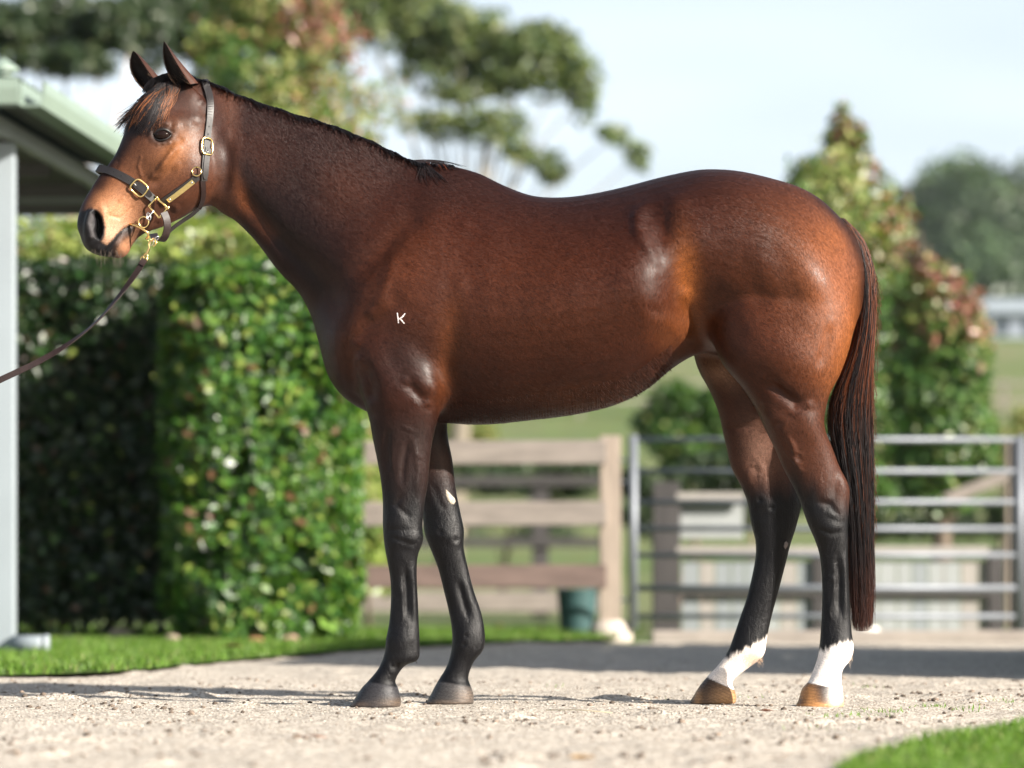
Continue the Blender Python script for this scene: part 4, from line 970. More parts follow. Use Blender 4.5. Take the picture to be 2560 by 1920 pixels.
# --- near legs (photo rows below the belly)
legn = near * nside * sstep(py, 1000, 1060)
def L(amp, s, *pts):
    global disp; disp += amp * groove(px, py, pts, s, True) * legn * 1.6
def LB(amp, cx, cy, sx, sy=None, ang=0):
    global disp; disp += .65 * amp * blob(px, py, cx, cy, sx, sy, ang) * legn
L(-.004, 6, (970, 1060), (965, 1120), (972, 1190)); L(-.004, 6, (1022, 1090), (1010, 1150), (1003, 1220)); L(.003, 6, (1035, 1085), (1045, 1180), (1040, 1250))
LB(.006, 990, 1300, 20, 22); LB(-.004, 1025, 1290, 12, 30); LB(.005, 1030, 1340, 16, 18); LB(.004, 985, 1350, 16, 16); LB(-.004, 1008, 1375, 14, 10); LB(-.003, 1000, 1325, 30, 5)
L(-.0055, 5, (1012, 1400), (1016, 1480), (1018, 1560)); L(.003, 5, (1030, 1400), (1033, 1560)); L(.0018, 3, (1003, 1440), (1007, 1500), (1006, 1570)); L(-.003, 4, (1026, 1440), (1029, 1570)); LB(.005, 1010, 1600, 24, 20); LB(-.004, 1028, 1620, 10, 12); L(-.004, 6, (985, 1660), (1005, 1680))
L(-.0025, 5, (1010, 1230), (990, 1262), (1030, 1300)); L(-.002, 4, (968, 1340), (1030, 1362), (1050, 1352))
LB(.005, 2050, 1235, 18, 22); LB(-.008, 2088, 1215, 9, 30, 8); LB(.004, 2112, 1200, 8, 30); LB(.006, 2045, 1290, 20, 20); LB(-.006, 2068, 1262, 9, 8); LB(-.004, 2045, 1256, 8, 14); LB(-.004, 2085, 1300, 16, 6, 20); LB(.003, 2078, 1318, 14, 8); LB(.004, 2095, 1290, 14, 22); LB(.003, 2060, 1330, 20, 14)
L(-.0055, 5, (2093, 1370), (2097, 1450), (2096, 1560)); L(.003, 5, (2109, 1370), (2112, 1560)); L(-.003, 4, (2105, 1390), (2106, 1570)); LB(.005, 2090, 1605, 24, 18); LB(-.004, 2112, 1635, 9, 12)
L(.0028, 4, (1965, 1080), (1985, 1115), (1990, 1150), (2015, 1170)); L(.0028, 4, (1960, 1120), (1985, 1150), (2010, 1185)); L(-.0025, 5, (2035, 1250), (2075, 1262), (2105, 1300)); L(-.002, 4, (2040, 1320), (2080, 1335), (2110, 1325))
for p_ in ([(1962, 1085), (1978, 1100), (1984, 1122), (2003, 1135), (2010, 1155)], [(1972, 1130), (1990, 1150), (1996, 1170), (2018, 1186)], [(1000, 1062), (1022, 1075), (1040, 1078)], [(1035, 1130), (1050, 1142), (1062, 1146)], [(985, 1110), (978, 1150), (986, 1190)],
           [(990, 1455), (1000, 1470), (1006, 1490), (1004, 1520)], [(2075, 1400), (2090, 1430), (2085, 1470), (2095, 1500)], [(2070, 1440), (2088, 1452)], [(2080, 1500), (2072, 1530), (2084, 1560)]):
    L(+.0012, 3.0, *p_)
# --- far legs, inner sides
legf = np.clip(-nr[:, 1] * 1.4, 0, 1) * fside * sstep(py, 930, 990)
def M_(amp, s, *pts):
    global disp; disp += amp * groove(px, py, pts, s * 1.1, True) * legf * 1.0
M_(-.0065, 5, (1140, 1440), (1160, 1510), (1178, 1560)); M_(.003, 5, (1160, 1440), (1185, 1530)); M_(-.003, 5, (1080, 1200), (1100, 1260), (1125, 1285)); M_(.004, 10, (1100, 1330), (1140, 1350)); M_(.004, 14, (1165, 1590), (1160, 1612))
M_(-.004, 6, (1880, 1160), (1900, 1190)); M_(.005, 12, (1900, 1250), (1930, 1270)); M_(-.005, 5, (1800, 1070), (1850, 1070), (1890, 1060)); M_(-.004, 8, (1905, 1130), (1925, 1190), (1935, 1240)); M_(.003, 6, (1866, 1170), (1872, 1200), (1880, 1220))
# --- head (near side)
hn = np.clip(-nr[:, 1] * 1.3 + .1, 0, 1) * headw
def H(amp, s, *pts):
    global disp; disp += amp * groove(px, py, pts, s * 1.1, s > 3.3) * hn
def HB(amp, cx, cy, sx, sy=None, ang=0):
    global disp; disp += amp * blob(px, py, cx, cy, sx, sy, ang) * hn
HB(-.006, 404, 338, 20, 13, -8)
EYE = np.hypot((px - 404) / 25, (py - 337) / 19)
disp += .0028 * np.exp(-.5 * ((EYE - 1.15) / .2) ** 2) * hn
H(-.004, 3.2, (382, 328), (392, 319), (406, 315), (420, 319), (432, 330)); H(.004, 4, (384, 320), (406, 307), (430, 316)); H(-.0028, 4, (392, 362), (410, 364), (425, 356)); H(.0045, 12, (425, 314), (455, 297), (492, 304)); HB(-.006, 452, 268, 28, 18, 20); H(.003, 8, (376, 320), (400, 310), (430, 318)); HB(-.002, 440, 350, 14, 14)
H(.010, 7, (452, 350), (425, 390), (390, 432)); H(-.006, 7, (445, 410), (410, 445), (375, 470)); HB(.010, 490, 450, 38, 50, 15); HB(-.007, 345, 440, 26, 32, 30)
H(-.011, 12, (565, 330), (572, 400), (566, 450), (545, 500)); H(-.004, 10, (520, 300), (505, 250)); H(.0030, 3.0, (424, 385), (405, 412), (388, 432), (370, 456)); H(.0018, 2.6, (352, 392), (345, 415), (352, 440)); H(-.0022, 4, (300, 395), (285, 425)); H(-.002, 3, (330, 520), (300, 545), (275, 540)); H(.002, 3, (308, 498), (290, 520), (268, 530)); HB(-.006, 375, 455, 12, 10)
H(.0022, 3, (300, 500), (330, 480), (370, 478)); H(-.004, 16, (440, 520), (400, 550)); HB(.005, 470, 500, 26, 18, -30)
# nostril and mouth
NO = np.hypot(((px - 238) * math.cos(.18) + (py - 563) * math.sin(.18)) / 17, (-(px - 238) * math.sin(.18) + (py - 563) * math.cos(.18)) / 36)
NOSP = [(238, 530), (246, 535), (253, 548), (256, 566), (254, 584), (248, 596), (242, 593), (238, 580), (241, 562), (240, 547), (234, 536)]
nosm = pmask(px, py, NOSP, 7)
disp += (-.022 * nosm + .006 * np.exp(-.5 * ((NO - 1.25) / .28) ** 2)) * hn
disp += .009 * groove(px, py, [(228, 536), (223, 560), (229, 590)], 6) * hn
MOUTH = [(326, 565), (310, 572), (292, 590), (275, 615), (258, 632), (250, 638)]
disp += -.0030 * groove(px, py, MOUTH, 2.4) * hn; H(.005, 8, (318, 578), (300, 602), (282, 628)); HB(.006, 312, 628, 15, 13); HB(-.006, 352, 592, 14, 10); HB(.004, 275, 520, 20, 24)
disp *= 1.0
co += nr * disp[:, None]
for _ in range(2):
    l = lap(co); co += (l - co) * .5
    l = lap(co); co -= (l - co) * .5 * .98
# slight hairy unevenness of the belly's edge
nr = normals(); px, py = proj(co)
bel = sstep(px, 1080, 1180) * (1 - sstep(px, 1640, 1700)) * sstep(py, 930, 1000) * (py < 1080)
co += nr * (bel * .0005 * rng.standard_normal(nv))[:, None]
# flat soles on the ground
hoofz = (py > 1700)
co[:, 2] = np.where(co[:, 2] < 0.004, 0.002, co[:, 2])
nr = normals(); px, py = proj(co)

# ------------------------------------------------------------- coat colours (albedo), with some shade and sun highlight painted in
base = np.array([.0245, .0052, .0022])
C = np.tile(base, (nv, 1)); R = np.full(nv, .46)
def paint(col, w):
    global C; w = np.clip(w, 0, 1)[:, None]; C = C * (1 - w) + np.array(col) * w
BLK = (.0038, .0036, .0045); DK = (.013, .0048, .0038); RED = (.070, .0185, .0060); ORG = (.20, .060, .014); TAN = (.50, .235, .105)
tr = 1 - headw
# darker topline, lighter sides
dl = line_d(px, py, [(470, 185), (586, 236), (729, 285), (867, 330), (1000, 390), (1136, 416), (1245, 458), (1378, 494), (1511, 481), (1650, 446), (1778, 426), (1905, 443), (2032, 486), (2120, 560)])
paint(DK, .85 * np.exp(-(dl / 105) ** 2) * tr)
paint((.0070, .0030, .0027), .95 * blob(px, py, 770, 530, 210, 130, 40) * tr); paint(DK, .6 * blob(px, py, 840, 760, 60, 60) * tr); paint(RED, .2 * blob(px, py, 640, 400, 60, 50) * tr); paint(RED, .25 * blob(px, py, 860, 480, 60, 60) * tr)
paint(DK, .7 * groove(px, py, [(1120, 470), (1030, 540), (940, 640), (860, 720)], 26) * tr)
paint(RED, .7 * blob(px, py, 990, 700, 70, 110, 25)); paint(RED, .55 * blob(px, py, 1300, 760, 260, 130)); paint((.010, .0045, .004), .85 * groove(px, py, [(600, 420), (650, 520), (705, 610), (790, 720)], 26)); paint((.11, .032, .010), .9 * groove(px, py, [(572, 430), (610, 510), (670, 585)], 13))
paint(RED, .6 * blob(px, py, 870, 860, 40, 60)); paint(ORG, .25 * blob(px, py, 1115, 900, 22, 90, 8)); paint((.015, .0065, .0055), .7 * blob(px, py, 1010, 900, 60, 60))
paint(RED, .9 * blob(px, py, 1980, 720, 150, 190)); paint((.205, .070, .031), .85 * blob(px, py, 2095, 730, 60, 150)); paint((.12, .036, .012), .5 * blob(px, py, 2010, 640, 60, 120, -20)); paint(ORG, .8 * blob(px, py, 2130, 860, 38, 110, 15) ); paint(ORG, .5 * blob(px, py, 2095, 590, 40, 40))  # pale blob at the rear of the rump: sun highlight painted into the coat
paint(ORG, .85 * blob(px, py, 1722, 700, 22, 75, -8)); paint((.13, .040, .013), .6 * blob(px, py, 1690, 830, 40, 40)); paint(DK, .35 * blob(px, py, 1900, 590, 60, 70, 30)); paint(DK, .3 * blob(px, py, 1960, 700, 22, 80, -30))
paint(DK, .55 * blob(px, py, 1350, 1040, 220, 26)); paint(ORG, .22 * blob(px, py, 1480, 1000, 150, 30)); paint(DK, .5 * blob(px, py, 2010, 1000, 40, 20))  # last blob: shadow beneath the thigh bulge, painted dark
paint((.052, .0165, .008), .9 * sstep(py, 960, 1040) * sstep(px, 1700, 1760)); 
paint(DK, .9 * groove(px, py, [(2035, 470), (2080, 520), (2130, 580), (2165, 660), (2165, 790)], 14) * (co[:, 2] > .9))
paint(DK, .7 * groove(px, py, [(640, 560), (720, 690), (790, 830), (830, 950), (900, 1020)], 30) * tr)  # underside of neck and chest front: shade painted into the coat
# mealy patches inside the groin and behind the far elbow
paint((.32, .17, .10), .5 * blob(px, py, 1800, 930, 40, 22, 30) * fside); paint((.20, .075, .03), .9 * blob(px, py, 1100, 1150, 30, 26) * fside)
paint((.20, .11, .08), .6 * blob(px, py, 1900, 1130, 30, 60, -10) * fside)
# legs to black
front = (px < 1400)
paint((.015, .0072, .0062), .9 * sstep(py, 1000, 1090) * front * tr)
paint(BLK, sstep(py + (px - 1000) * -.1 * 0 + 14 * np.sin(px / 9), 1150, 1290) * front * tr)
hf_w = (px >= 1400) * sstep(py, 1120, 1300)
paint(BLK, (px >= 1700) * sstep(py - .55 * (np.clip(px, 1980, 2130) - 2050) + 8 * np.sin(px / 7), 1165, 1275) * np.maximum(nside, 0) * (px > 1880))
paint(BLK, (px >= 1700) * sstep(py + 6 * np.sin(px / 7), 1170, 1260) * fside)
# white socks behind
z = co[:, 2]
nz1 = 11 * (value_noise(px + 500, py * .12 + 10, 3.1, 71) - .5) + 14 * (value_noise(px + 500, py * .3 + 10, 9, 72) - .5)
sock_n = (px > 1960) * nside * sstep(py + nz1 + (px - 2090) * .28, 1608, 1622)
sock_f = (px > 1650) * (px < 1960) * fside * sstep(py + nz1 + (px - 1860) * .5, 1615, 1630)
paint((.80, .74, .70), sock_n); paint((.78, .70, .64), sock_f)
paint((.42, .27, .17), .75 * blob(px, py, 1885, 1645, 22, 18) * sock_f); paint((.5, .3, .18), .5 * blob(px, py, 2124, 1630, 10, 22) * sock_n)
R = np.where(np.maximum(sock_n, sock_f) > .5, .6, R)
# hooves
def hoof(x0, x1, yc0, yc1, side, col, pale, px_pale):
    global R
    t = np.clip((px - x0) / (x1 - x0), 0, 1)
    lim = yc0 + (yc1 - yc0) * t
    w = sstep(py, lim, lim + 3) * (px > x0 - 45) * (px < x1 + 45) * side
    ring = .5 + .5 * np.sin((py - lim) * .75)
    paint(np.array(col), w); paint(pale, w * np.clip(sum(blob(px, py, *q) for q in px_pale), 0, 1))
    paint(np.array(col) * .5, w * ring * .4)
    R = np.where(w > .5, .34, R)
hoof(922, 990, 1703, 1716, nside, (.030, .029, .032), (.10, .07, .05), ((985, 1757, 26, 8), (885, 1762, 24, 6)))
hoof(1097, 1171, 1702, 1714, fside, (.044, .042, .043), (.12, .09, .07), ((1165, 1740, 18, 14), (1100, 1757, 40, 5)))
hoof(1768, 1832, 1692, 1722, fside, (.045, .034, .030), (.46, .25, .11), ((1815, 1745, 30, 20), (1742, 1745, 8, 20)))
hoof(2021, 2103, 1705, 1722, nside, (.035, .03, .03), (.50, .24, .09), ((2018, 1738, 16, 30, -30), (2100, 1758, 18, 12), (2050, 1765, 60, 5)))
paint((.7, .66, .62), .9 * nside * blob(px, py, 2090, 1735, 14, 20) * (py > 1715))
# head
hw = headw
paint((.060, .022, .012), .9 * hw); paint(DK, .85 * blob(px, py, 420, 245, 60, 45) * hw); paint((.105, .042, .021), .9 * blob(px, py, 370, 400, 60, 50, -30) * hw)
paint((.22, .085, .032), .95 * blob(px, py, 445, 370, 26, 48, 25) * hw); paint((.075, .027, .014), .7 * blob(px, py, 500, 500, 60, 50) * hw)
paint((.15, .055, .023), .9 * blob(px, py, 290, 480, 45, 40) * hw); paint((.40, .185, .090), .95 * blob(px, py, 285, 535, 42, 36) * hw); paint((.42, .25, .16), .9 * blob(px, py, 280, 585, 28, 26, -35) * hw)
fl = line_d(px, py, [(400, 205), (341, 263), (308, 324), (287, 386), (250, 436), (207, 505), (190, 565)])
paint((.026, .013, .012), .95 * np.exp(-(fl / 17) ** 2) * hw)
paint((.008, .006, .006), .95 * hw * pmask(px, py, [(470, 195), (462, 228), (438, 246), (412, 262), (392, 300), (372, 322), (345, 338), (300, 335), (300, 280), (340, 240), (380, 200)], 16))
paint((.014, .007, .006), .7 * hw * groove(px, py, [(330, 330), (305, 375), (275, 425), (250, 465)], 10)); paint((.040, .015, .010), .6 * hw * blob(px, py, 450, 275, 26, 18)); paint((.026, .010, .008), .75 * hw * groove(px, py, [(520, 240), (545, 320), (570, 400)], 18))
NOSE = [(150, 534), (198, 530), (214, 525), (229, 519), (245, 525), (258, 544), (264, 567), (262, 590), (255, 604), (267, 611), (280, 600), (297, 582), (319, 567), (334, 568), (331, 582), (316, 597), (302, 611), (292, 626), (288, 665), (190, 675), (150, 560)]
paint((.0085, .0080, .0095), hw * pmask(px, py, NOSE, 7)); paint((.003, .003, .003), hw * pmask(px, py, NOSP, 5)); paint((.045, .040, .042), .9 * hw * groove(px, py, [(230, 540), (225, 562), (231, 590)], 4.5))
paint((.030, .027, .028), .8 * hw * groove(px, py, [(332, 570), (314, 580), (298, 602)], 5))
paint((.34, .16, .085), .9 * hw * blob(px, py, 314, 622, 12, 18))
paint(BLK, hw * groove(px, py, MOUTH, 2.6)); paint(BLK, .97 * hw * np.exp(-.5 * (EYE / 1.0) ** 6)); paint((.020, .010, .008), .7 * hw * np.exp(-.5 * (EYE / 1.4) ** 4))
paint((.035, .016, .012), .7 * blob(px, py, 480, 290, 26, 30) * hw)
paint(DK, .6 * hw * blob(px, py, 565, 460, 12, 50)); paint(BLK, .8 * hw * blob(px, py, 372, 590, 24, 10)); paint((.05, .022, .016), .6 * hw * blob(px, py, 400, 540, 40, 24))
# lower skin patch behind the chin
R = np.where((hw > .5) & (np.exp(-.5 * (NO / .95) ** 4) > .5), .3, R)
R = R - .14 * sstep(py, 1180, 1300) * (1 - hw)
R = np.where((hw > .5) & (px < 250) & (py > 480), .45, R)
C *= (1 + .05 * rng.standard_normal(nv))[:, None]
C = np.clip(C, .002, 1)

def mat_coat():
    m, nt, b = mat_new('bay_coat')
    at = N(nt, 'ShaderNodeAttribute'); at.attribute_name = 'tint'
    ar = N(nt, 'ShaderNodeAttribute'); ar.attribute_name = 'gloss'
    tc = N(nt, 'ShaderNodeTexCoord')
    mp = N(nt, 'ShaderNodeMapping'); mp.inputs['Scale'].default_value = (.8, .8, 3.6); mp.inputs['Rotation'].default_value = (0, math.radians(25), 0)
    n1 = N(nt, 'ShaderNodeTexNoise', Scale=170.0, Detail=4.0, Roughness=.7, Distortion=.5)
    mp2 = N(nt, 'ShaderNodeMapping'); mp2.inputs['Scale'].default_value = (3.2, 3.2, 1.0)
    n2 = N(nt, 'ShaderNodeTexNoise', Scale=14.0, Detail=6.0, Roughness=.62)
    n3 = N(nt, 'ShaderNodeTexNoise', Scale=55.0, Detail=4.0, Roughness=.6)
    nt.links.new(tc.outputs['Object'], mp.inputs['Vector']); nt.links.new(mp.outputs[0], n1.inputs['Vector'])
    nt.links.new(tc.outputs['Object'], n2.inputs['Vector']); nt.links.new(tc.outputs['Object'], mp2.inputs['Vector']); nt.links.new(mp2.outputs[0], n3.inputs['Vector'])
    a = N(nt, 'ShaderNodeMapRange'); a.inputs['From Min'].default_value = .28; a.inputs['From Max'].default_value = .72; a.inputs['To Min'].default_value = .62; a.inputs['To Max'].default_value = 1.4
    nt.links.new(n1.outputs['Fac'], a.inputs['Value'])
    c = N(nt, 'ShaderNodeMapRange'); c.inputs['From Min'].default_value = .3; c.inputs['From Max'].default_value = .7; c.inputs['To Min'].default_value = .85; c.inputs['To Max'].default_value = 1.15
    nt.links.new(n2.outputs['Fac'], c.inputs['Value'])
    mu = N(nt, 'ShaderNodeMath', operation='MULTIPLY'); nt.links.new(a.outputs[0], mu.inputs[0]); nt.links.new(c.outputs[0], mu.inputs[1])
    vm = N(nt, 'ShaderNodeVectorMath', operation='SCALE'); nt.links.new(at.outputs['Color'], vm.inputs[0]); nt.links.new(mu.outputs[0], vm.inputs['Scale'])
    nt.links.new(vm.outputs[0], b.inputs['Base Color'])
    rr = N(nt, 'ShaderNodeMath', operation='MULTIPLY_ADD'); nt.links.new(n1.outputs['Fac'], rr.inputs[0]); rr.inputs[1].default_value = .16; nt.links.new(ar.outputs['Fac'], rr.inputs[2])
    nt.links.new(rr.outputs[0], b.inputs['Roughness'])
    b.inputs['Specular IOR Level'].default_value = .14; b.inputs['Coat Weight'].default_value = .15; b.inputs['Coat Roughness'].default_value = .36
    b.inputs['Sheen Weight'].default_value = .0; b.inputs['Sheen Roughness'].default_value = .35; b.inputs['Sheen Tint'].default_value = (1, .8, .7, 1)
    ad = N(nt, 'ShaderNodeMath', operation='MULTIPLY_ADD'); nt.links.new(n3.outputs['Fac'], ad.inputs[0]); ad.inputs[1].default_value = .5; nt.links.new(n1.outputs['Fac'], ad.inputs[2])
    rg = N(nt, 'ShaderNodeAttribute'); rg.attribute_name = 'rug'
    mp4 = N(nt, 'ShaderNodeMapping'); mp4.inputs['Scale'].default_value = (1.5, 1.5, .7)
    n4 = N(nt, 'ShaderNodeTexNoise', Scale=26.0, Detail=5.0, Roughness=.6, Distortion=1.2); nt.links.new(tc.outputs['Object'], mp4.inputs['Vector']); nt.links.new(mp4.outputs[0], n4.inputs['Vector'])
    m4 = N(nt, 'ShaderNodeMath', operation='MULTIPLY'); nt.links.new(n4.outputs['Fac'], m4.inputs[0]); nt.links.new(rg.outputs['Fac'], m4.inputs[1])
    b4 = N(nt, 'ShaderNodeBump', Strength=1.0, Distance=.0035); nt.links.new(m4.outputs[0], b4.inputs['Height'])
    bp = N(nt, 'ShaderNodeBump', Strength=.7, Distance=.0015); nt.links.new(b4.outputs[0], bp.inputs['Normal']); nt.links.new(bp.outputs[0], b.inputs['Coat Normal']); nt.links.new(ad.outputs[0], bp.inputs['Height']); nt.links.new(bp.outputs[0], b.inputs['Normal'])
    return m
COAT = mat_coat()

# ------------------------------------------------------------- ears, joined into the body's mesh
def ear(tip, base_f, base_b, yc, ytip, open_dir, bulge, inner, twist=0.0, fat=0.0):
    """cupped shell from base to tip; returns verts, faces, colours"""
    nL, nA = 22, 20
    bf, bb, tp = np.array(P(*base_f)), np.array(P(*base_b)), np.array(P(*tip))
    bc = (bf + bb) / 2; hw0 = np.linalg.norm(bb - bf) / 2
    V, Cc = [], []
    for layer, off in ((0, 0.0), (1, -.0045)):
        for i in range(nL):
            t = i / (nL - 1)
            c = bc * (1 - t) + tp * t + np.array([bulge * math.sin(math.pi * t), 0, 0])
            c[1] = yc * (1 - t) + ytip * t
            w = hw0 * (1 - t ** (1.35 + fat)) ** (.9 - .1 * fat) + .0012 + .003 * math.sin(math.pi * t)
            w += off * (1 - t)
            if w < .001: w = .001
            for k in range(nA):
                a = math.radians(open_dir + twist * t) + (k / (nA - 1) - .5) * math.radians(250 - 40 * t)
                V.append((c[0] - math.cos(a) * w * -1, c[1] + math.sin(a) * w * .8, c[2] + math.cos(a) * w * .25))
                edge = abs(k / (nA - 1) - .5) * 2
                if layer == 0: col = np.array([.050, .017, .009]) * (1 - .75 * t) + np.array([.012, .008, .008]) * .75 * t
                else: col = np.array([.010, .006, .005]) + np.array([.12, .07, .04]) * (edge > .8) * .25 * (1 - t)
                Cc.append(col)
    F = []
    M = nL * nA
    for i in range(nL - 1):
        for k in range(nA - 1):
            a, b_, c_, d_ = i * nA + k, i * nA + k + 1, (i + 1) * nA + k + 1, (i + 1) * nA + k
            F.append((a, b_, c_, d_)); F.append((M + a, M + d_, M + c_, M + b_))
        for k, flip in ((0, 1), (nA - 1, 0)):
            a, d_ = i * nA + k, (i + 1) * nA + k
            q = (a, d_, M + d_, M + a); F.append(q if not flip else q[::-1])
    return np.array(V), F, np.array(Cc)
ears = [ear((419, 118), (452, 224), (502, 228), -.075, -.095, 52, -.010, None, 8), ear((332, 126), (362, 226), (412, 214), .012, .010, 60, -.010, None, 0, .9)]
# EARS go in the body's mesh
V_all = [co]; C_all = [C]; R_all = [R]
quads = np.empty(len(body_me.loops), np.int32); body_me.loops.foreach_get('vertex_index', quads)
lt = np.empty(len(body_me.polygons), np.int32); body_me.polygons.foreach_get('loop_total', lt)
loops = [quads]; totals = [lt]; off = nv
for v, f, c in ears:
    V_all.append(v); C_all.append(c); R_all.append(np.full(len(v), .5))
    fa = np.array(f, np.int32) + off; loops.append(fa.ravel()); totals.append(np.full(len(fa), 4, np.int32)); off += len(v)
V_all = np.vstack(V_all); C_all = np.vstack(C_all); R_all = np.concatenate(R_all); loops = np.concatenate(loops); totals = np.concatenate(totals)
bm_me = bpy.data.meshes.new('body'); bm_me.vertices.add(len(V_all)); bm_me.vertices.foreach_set('co', V_all.astype(np.float32).ravel())
bm_me.loops.add(len(loops)); bm_me.loops.foreach_set('vertex_index', loops)
bm_me.polygons.add(len(totals)); st = np.concatenate([[0], np.cumsum(totals)[:-1]]).astype(np.int32)
bm_me.polygons.foreach_set('loop_start', st); bm_me.polygons.foreach_set('loop_total', totals)
bm_me.update(calc_edges=True); bm_me.polygons.foreach_set('use_smooth', np.ones(len(totals), bool))
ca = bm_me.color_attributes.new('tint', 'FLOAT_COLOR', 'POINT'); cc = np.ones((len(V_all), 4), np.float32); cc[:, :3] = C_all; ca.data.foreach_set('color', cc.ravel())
rug = np.concatenate([.05 + .75 * sstep(py, 1080, 1230) * (1 - headw) * (1 - sstep(py, 1690, 1710)) + .15 * headw, np.full(len(V_all) - nv, .2)])
ra = bm_me.attributes.new('rug', 'FLOAT', 'POINT'); ra.data.foreach_set('value', rug.astype(np.float32))
ga = bm_me.attributes.new('gloss', 'FLOAT', 'POINT'); ga.data.foreach_set('value', R_all.astype(np.float32))
bm_me.materials.append(COAT)
horse = thing('horse', 'dark bay horse with black legs and two white hind socks standing side-on on the gravel', 'horse', loc=(0, 0, 0))
body = bpy.data.objects.new('body', bm_me); COL.objects.link(body); body.parent = horse
print('body verts', nv)
bvh = BVHTree.FromPolygons([Vector(v) for v in co], [tuple(p.vertices) for p in body_me.polygons])
CAMP = Vector((0, -CAMD, CAMH))
def hit(px_, py_, far=False):
    """first body surface seen from the front (or the last, from behind) at a photo pixel"""
    a = P(px_, py_, 7.5); b = P(px_, py_, 11.0); dr = (b - a).normalized()
    if far: r = bvh.ray_cast(b, -dr)
    else: r = bvh.ray_cast(a, dr)
    return (r[0], r[1]) if r[0] is not None else (None, None)

# ------------------------------------------------------------- eye
m_eye, nt_e, b_e = mat_new('horse_eye'); b_e.inputs['Base Color'].default_value = (.010, .005, .004, 1); b_e.inputs['Roughness'].default_value = .06; b_e.inputs['Specular IOR Level'].default_value = .16
h0, n0 = hit(404, 337)
eye_c = h0 + Vector((0.0, 1, 0)) * .0035
mb = MB(); prof = [(.0225 * math.sin(math.pi * i / 14), -.0225 * math.cos(math.pi * i / 14)) for i in range(1, 14)]
mb.lathe((0, 0, 0), prof, 28); eo = mb.build('eye', m_eye, horse, smooth=True); eo.location = eye_c; eo.scale = (1.10, .75, .80)
m_lid = simple_mat('eyelid_skin', (.006, .005, .005), .42, noise=.3, nscale=200, bump=.0006)
for s, (dy, lift) in (('upper_eyelid', (-14.5, 0)), ('lower_eyelid', (12.5, 0))):
    pts = []
    for i in range(13):
        t = i / 12 * 2 - 1
        x = 405 + t * 24; y = 338 + dy * (1 - t * t) ** .8 - t * 2.5
        q = P(x, y, CAMD + eye_c.y - .0050 - .0080 * (1 - t * t))
        pts.append(q)
    mb = MB(); mb.tube(pts, [.0012 + (.0026 if dy < 0 else .0012) * math.sin(math.pi * i / 12) for i in range(13)], 8); mb.build(s, m_lid, horse, smooth=True)

# ------------------------------------------------------------- short coat hair
nH = 520000
vi = rng.integers(0, nv, nH); hp = co[vi] + rng.normal(0, VOX * .5, (nH, 3)); hn_ = nr[vi]; hp -= hn_ * np.sum((hp - co[vi]) * hn_, 1, keepdims=True)
hx, hy = px[vi], py[vi]; hd = headw[vi]
dv = np.tile([.80, 0.0, -.60], (nH, 1)); lg = sstep(hy, 1020, 1150)[:, None]; dv = dv * (1 - lg) + np.array([.12, 0, -1.0]) * lg
nk_ = (1 - sstep(hx, 820, 1000))[:, None] * (1 - hd[:, None]); dv = dv * (1 - nk_) + np.array([.62, 0, -.78]) * nk_
rp = sstep(hx, 1900, 2050)[:, None] * (1 - lg); dv = dv * (1 - rp) + np.array([.35, 0, -.93]) * rp
dv = dv * (1 - hd[:, None]) + np.array([-.45, 0, -.85]) * hd[:, None]
wfl = blob(hx, hy, 1690, 700, 50, 90)[:, None]; dv = dv * (1 - wfl) + np.array([-.5, 0, -.2]) * wfl; wf2 = blob(hx, hy, 1640, 850, 60, 60)[:, None]; dv = dv * (1 - wf2) + np.array([.1, 0, -.95]) * wf2
cl_ = (value_noise(hx + 2000, hy + 2000, 7.0, 81) - .5)[:, None] * np.array([[.7, .3, .5]]) + (value_noise(hx + 2000, hy + 2000, 18.0, 82) - .5)[:, None] * np.array([[.5, 0, -.4]])
dv = dv + cl_ * .8 + rng.normal(0, .13, (nH, 3)); dv -= hn_ * np.sum(dv * hn_, 1, keepdims=True); dv /= np.linalg.norm(dv, axis=1, keepdims=True) + 1e-9
hl = (.0105 * (1 - lg[:, 0]) + .0050 * lg[:, 0]) * (1 - hd) + .0042 * hd; bl_ = sstep(hy, 900, 1010) * (hx > 1080) * (hx < 1720) * (hy < 1090); hl = hl * (1 + .55 * bl_) * rng.uniform(.7, 1.3, nH)
okh = ~((hy > 1230) & (rng.random(nH) < .65)) & ((hn_[:, 1] < .25) | (rng.random(nH) < .3)) & (hy < 1698) & ~((hd > .5) & (NO[vi] < 1.2)) & ~((hd > .5) & (EYE[vi] < 1.25)) & ~((hd > .5) & (hx < 235)); ee = rng.uniform(.03, .10, nH) + .06 * bl_
sd_ = np.cross(hn_, dv); wd = (.00060 - .00022 * hd)[:, None]
A0 = hp - sd_ * wd + hn_ * .0001; A1_ = hp + sd_ * wd + hn_ * .0001; A2_ = hp + dv * hl[:, None] + hn_ * (hl * ee)[:, None] + sd_ * rng.normal(0, .0006, (nH, 1))
HV = np.stack([A0, A1_, A2_], 1)[okh]; HC = (C[vi] * rng.uniform(.45, 1.6, (nH, 1)) * (.72 + .56 * value_noise(hx + 2000, hy + 2000, 4.0, 83) ** 1.0)[:, None])[okh]
m_ch = tint_mat('coat_hair', rough=.38, spec=.20)
ch = mesh_obj('coat_hair', HV.reshape(-1, 3), np.arange(len(HV) * 3).reshape(-1, 3), m_ch, horse, False, np.repeat(HC, 3, 0)); tag(ch, kind='stuff')

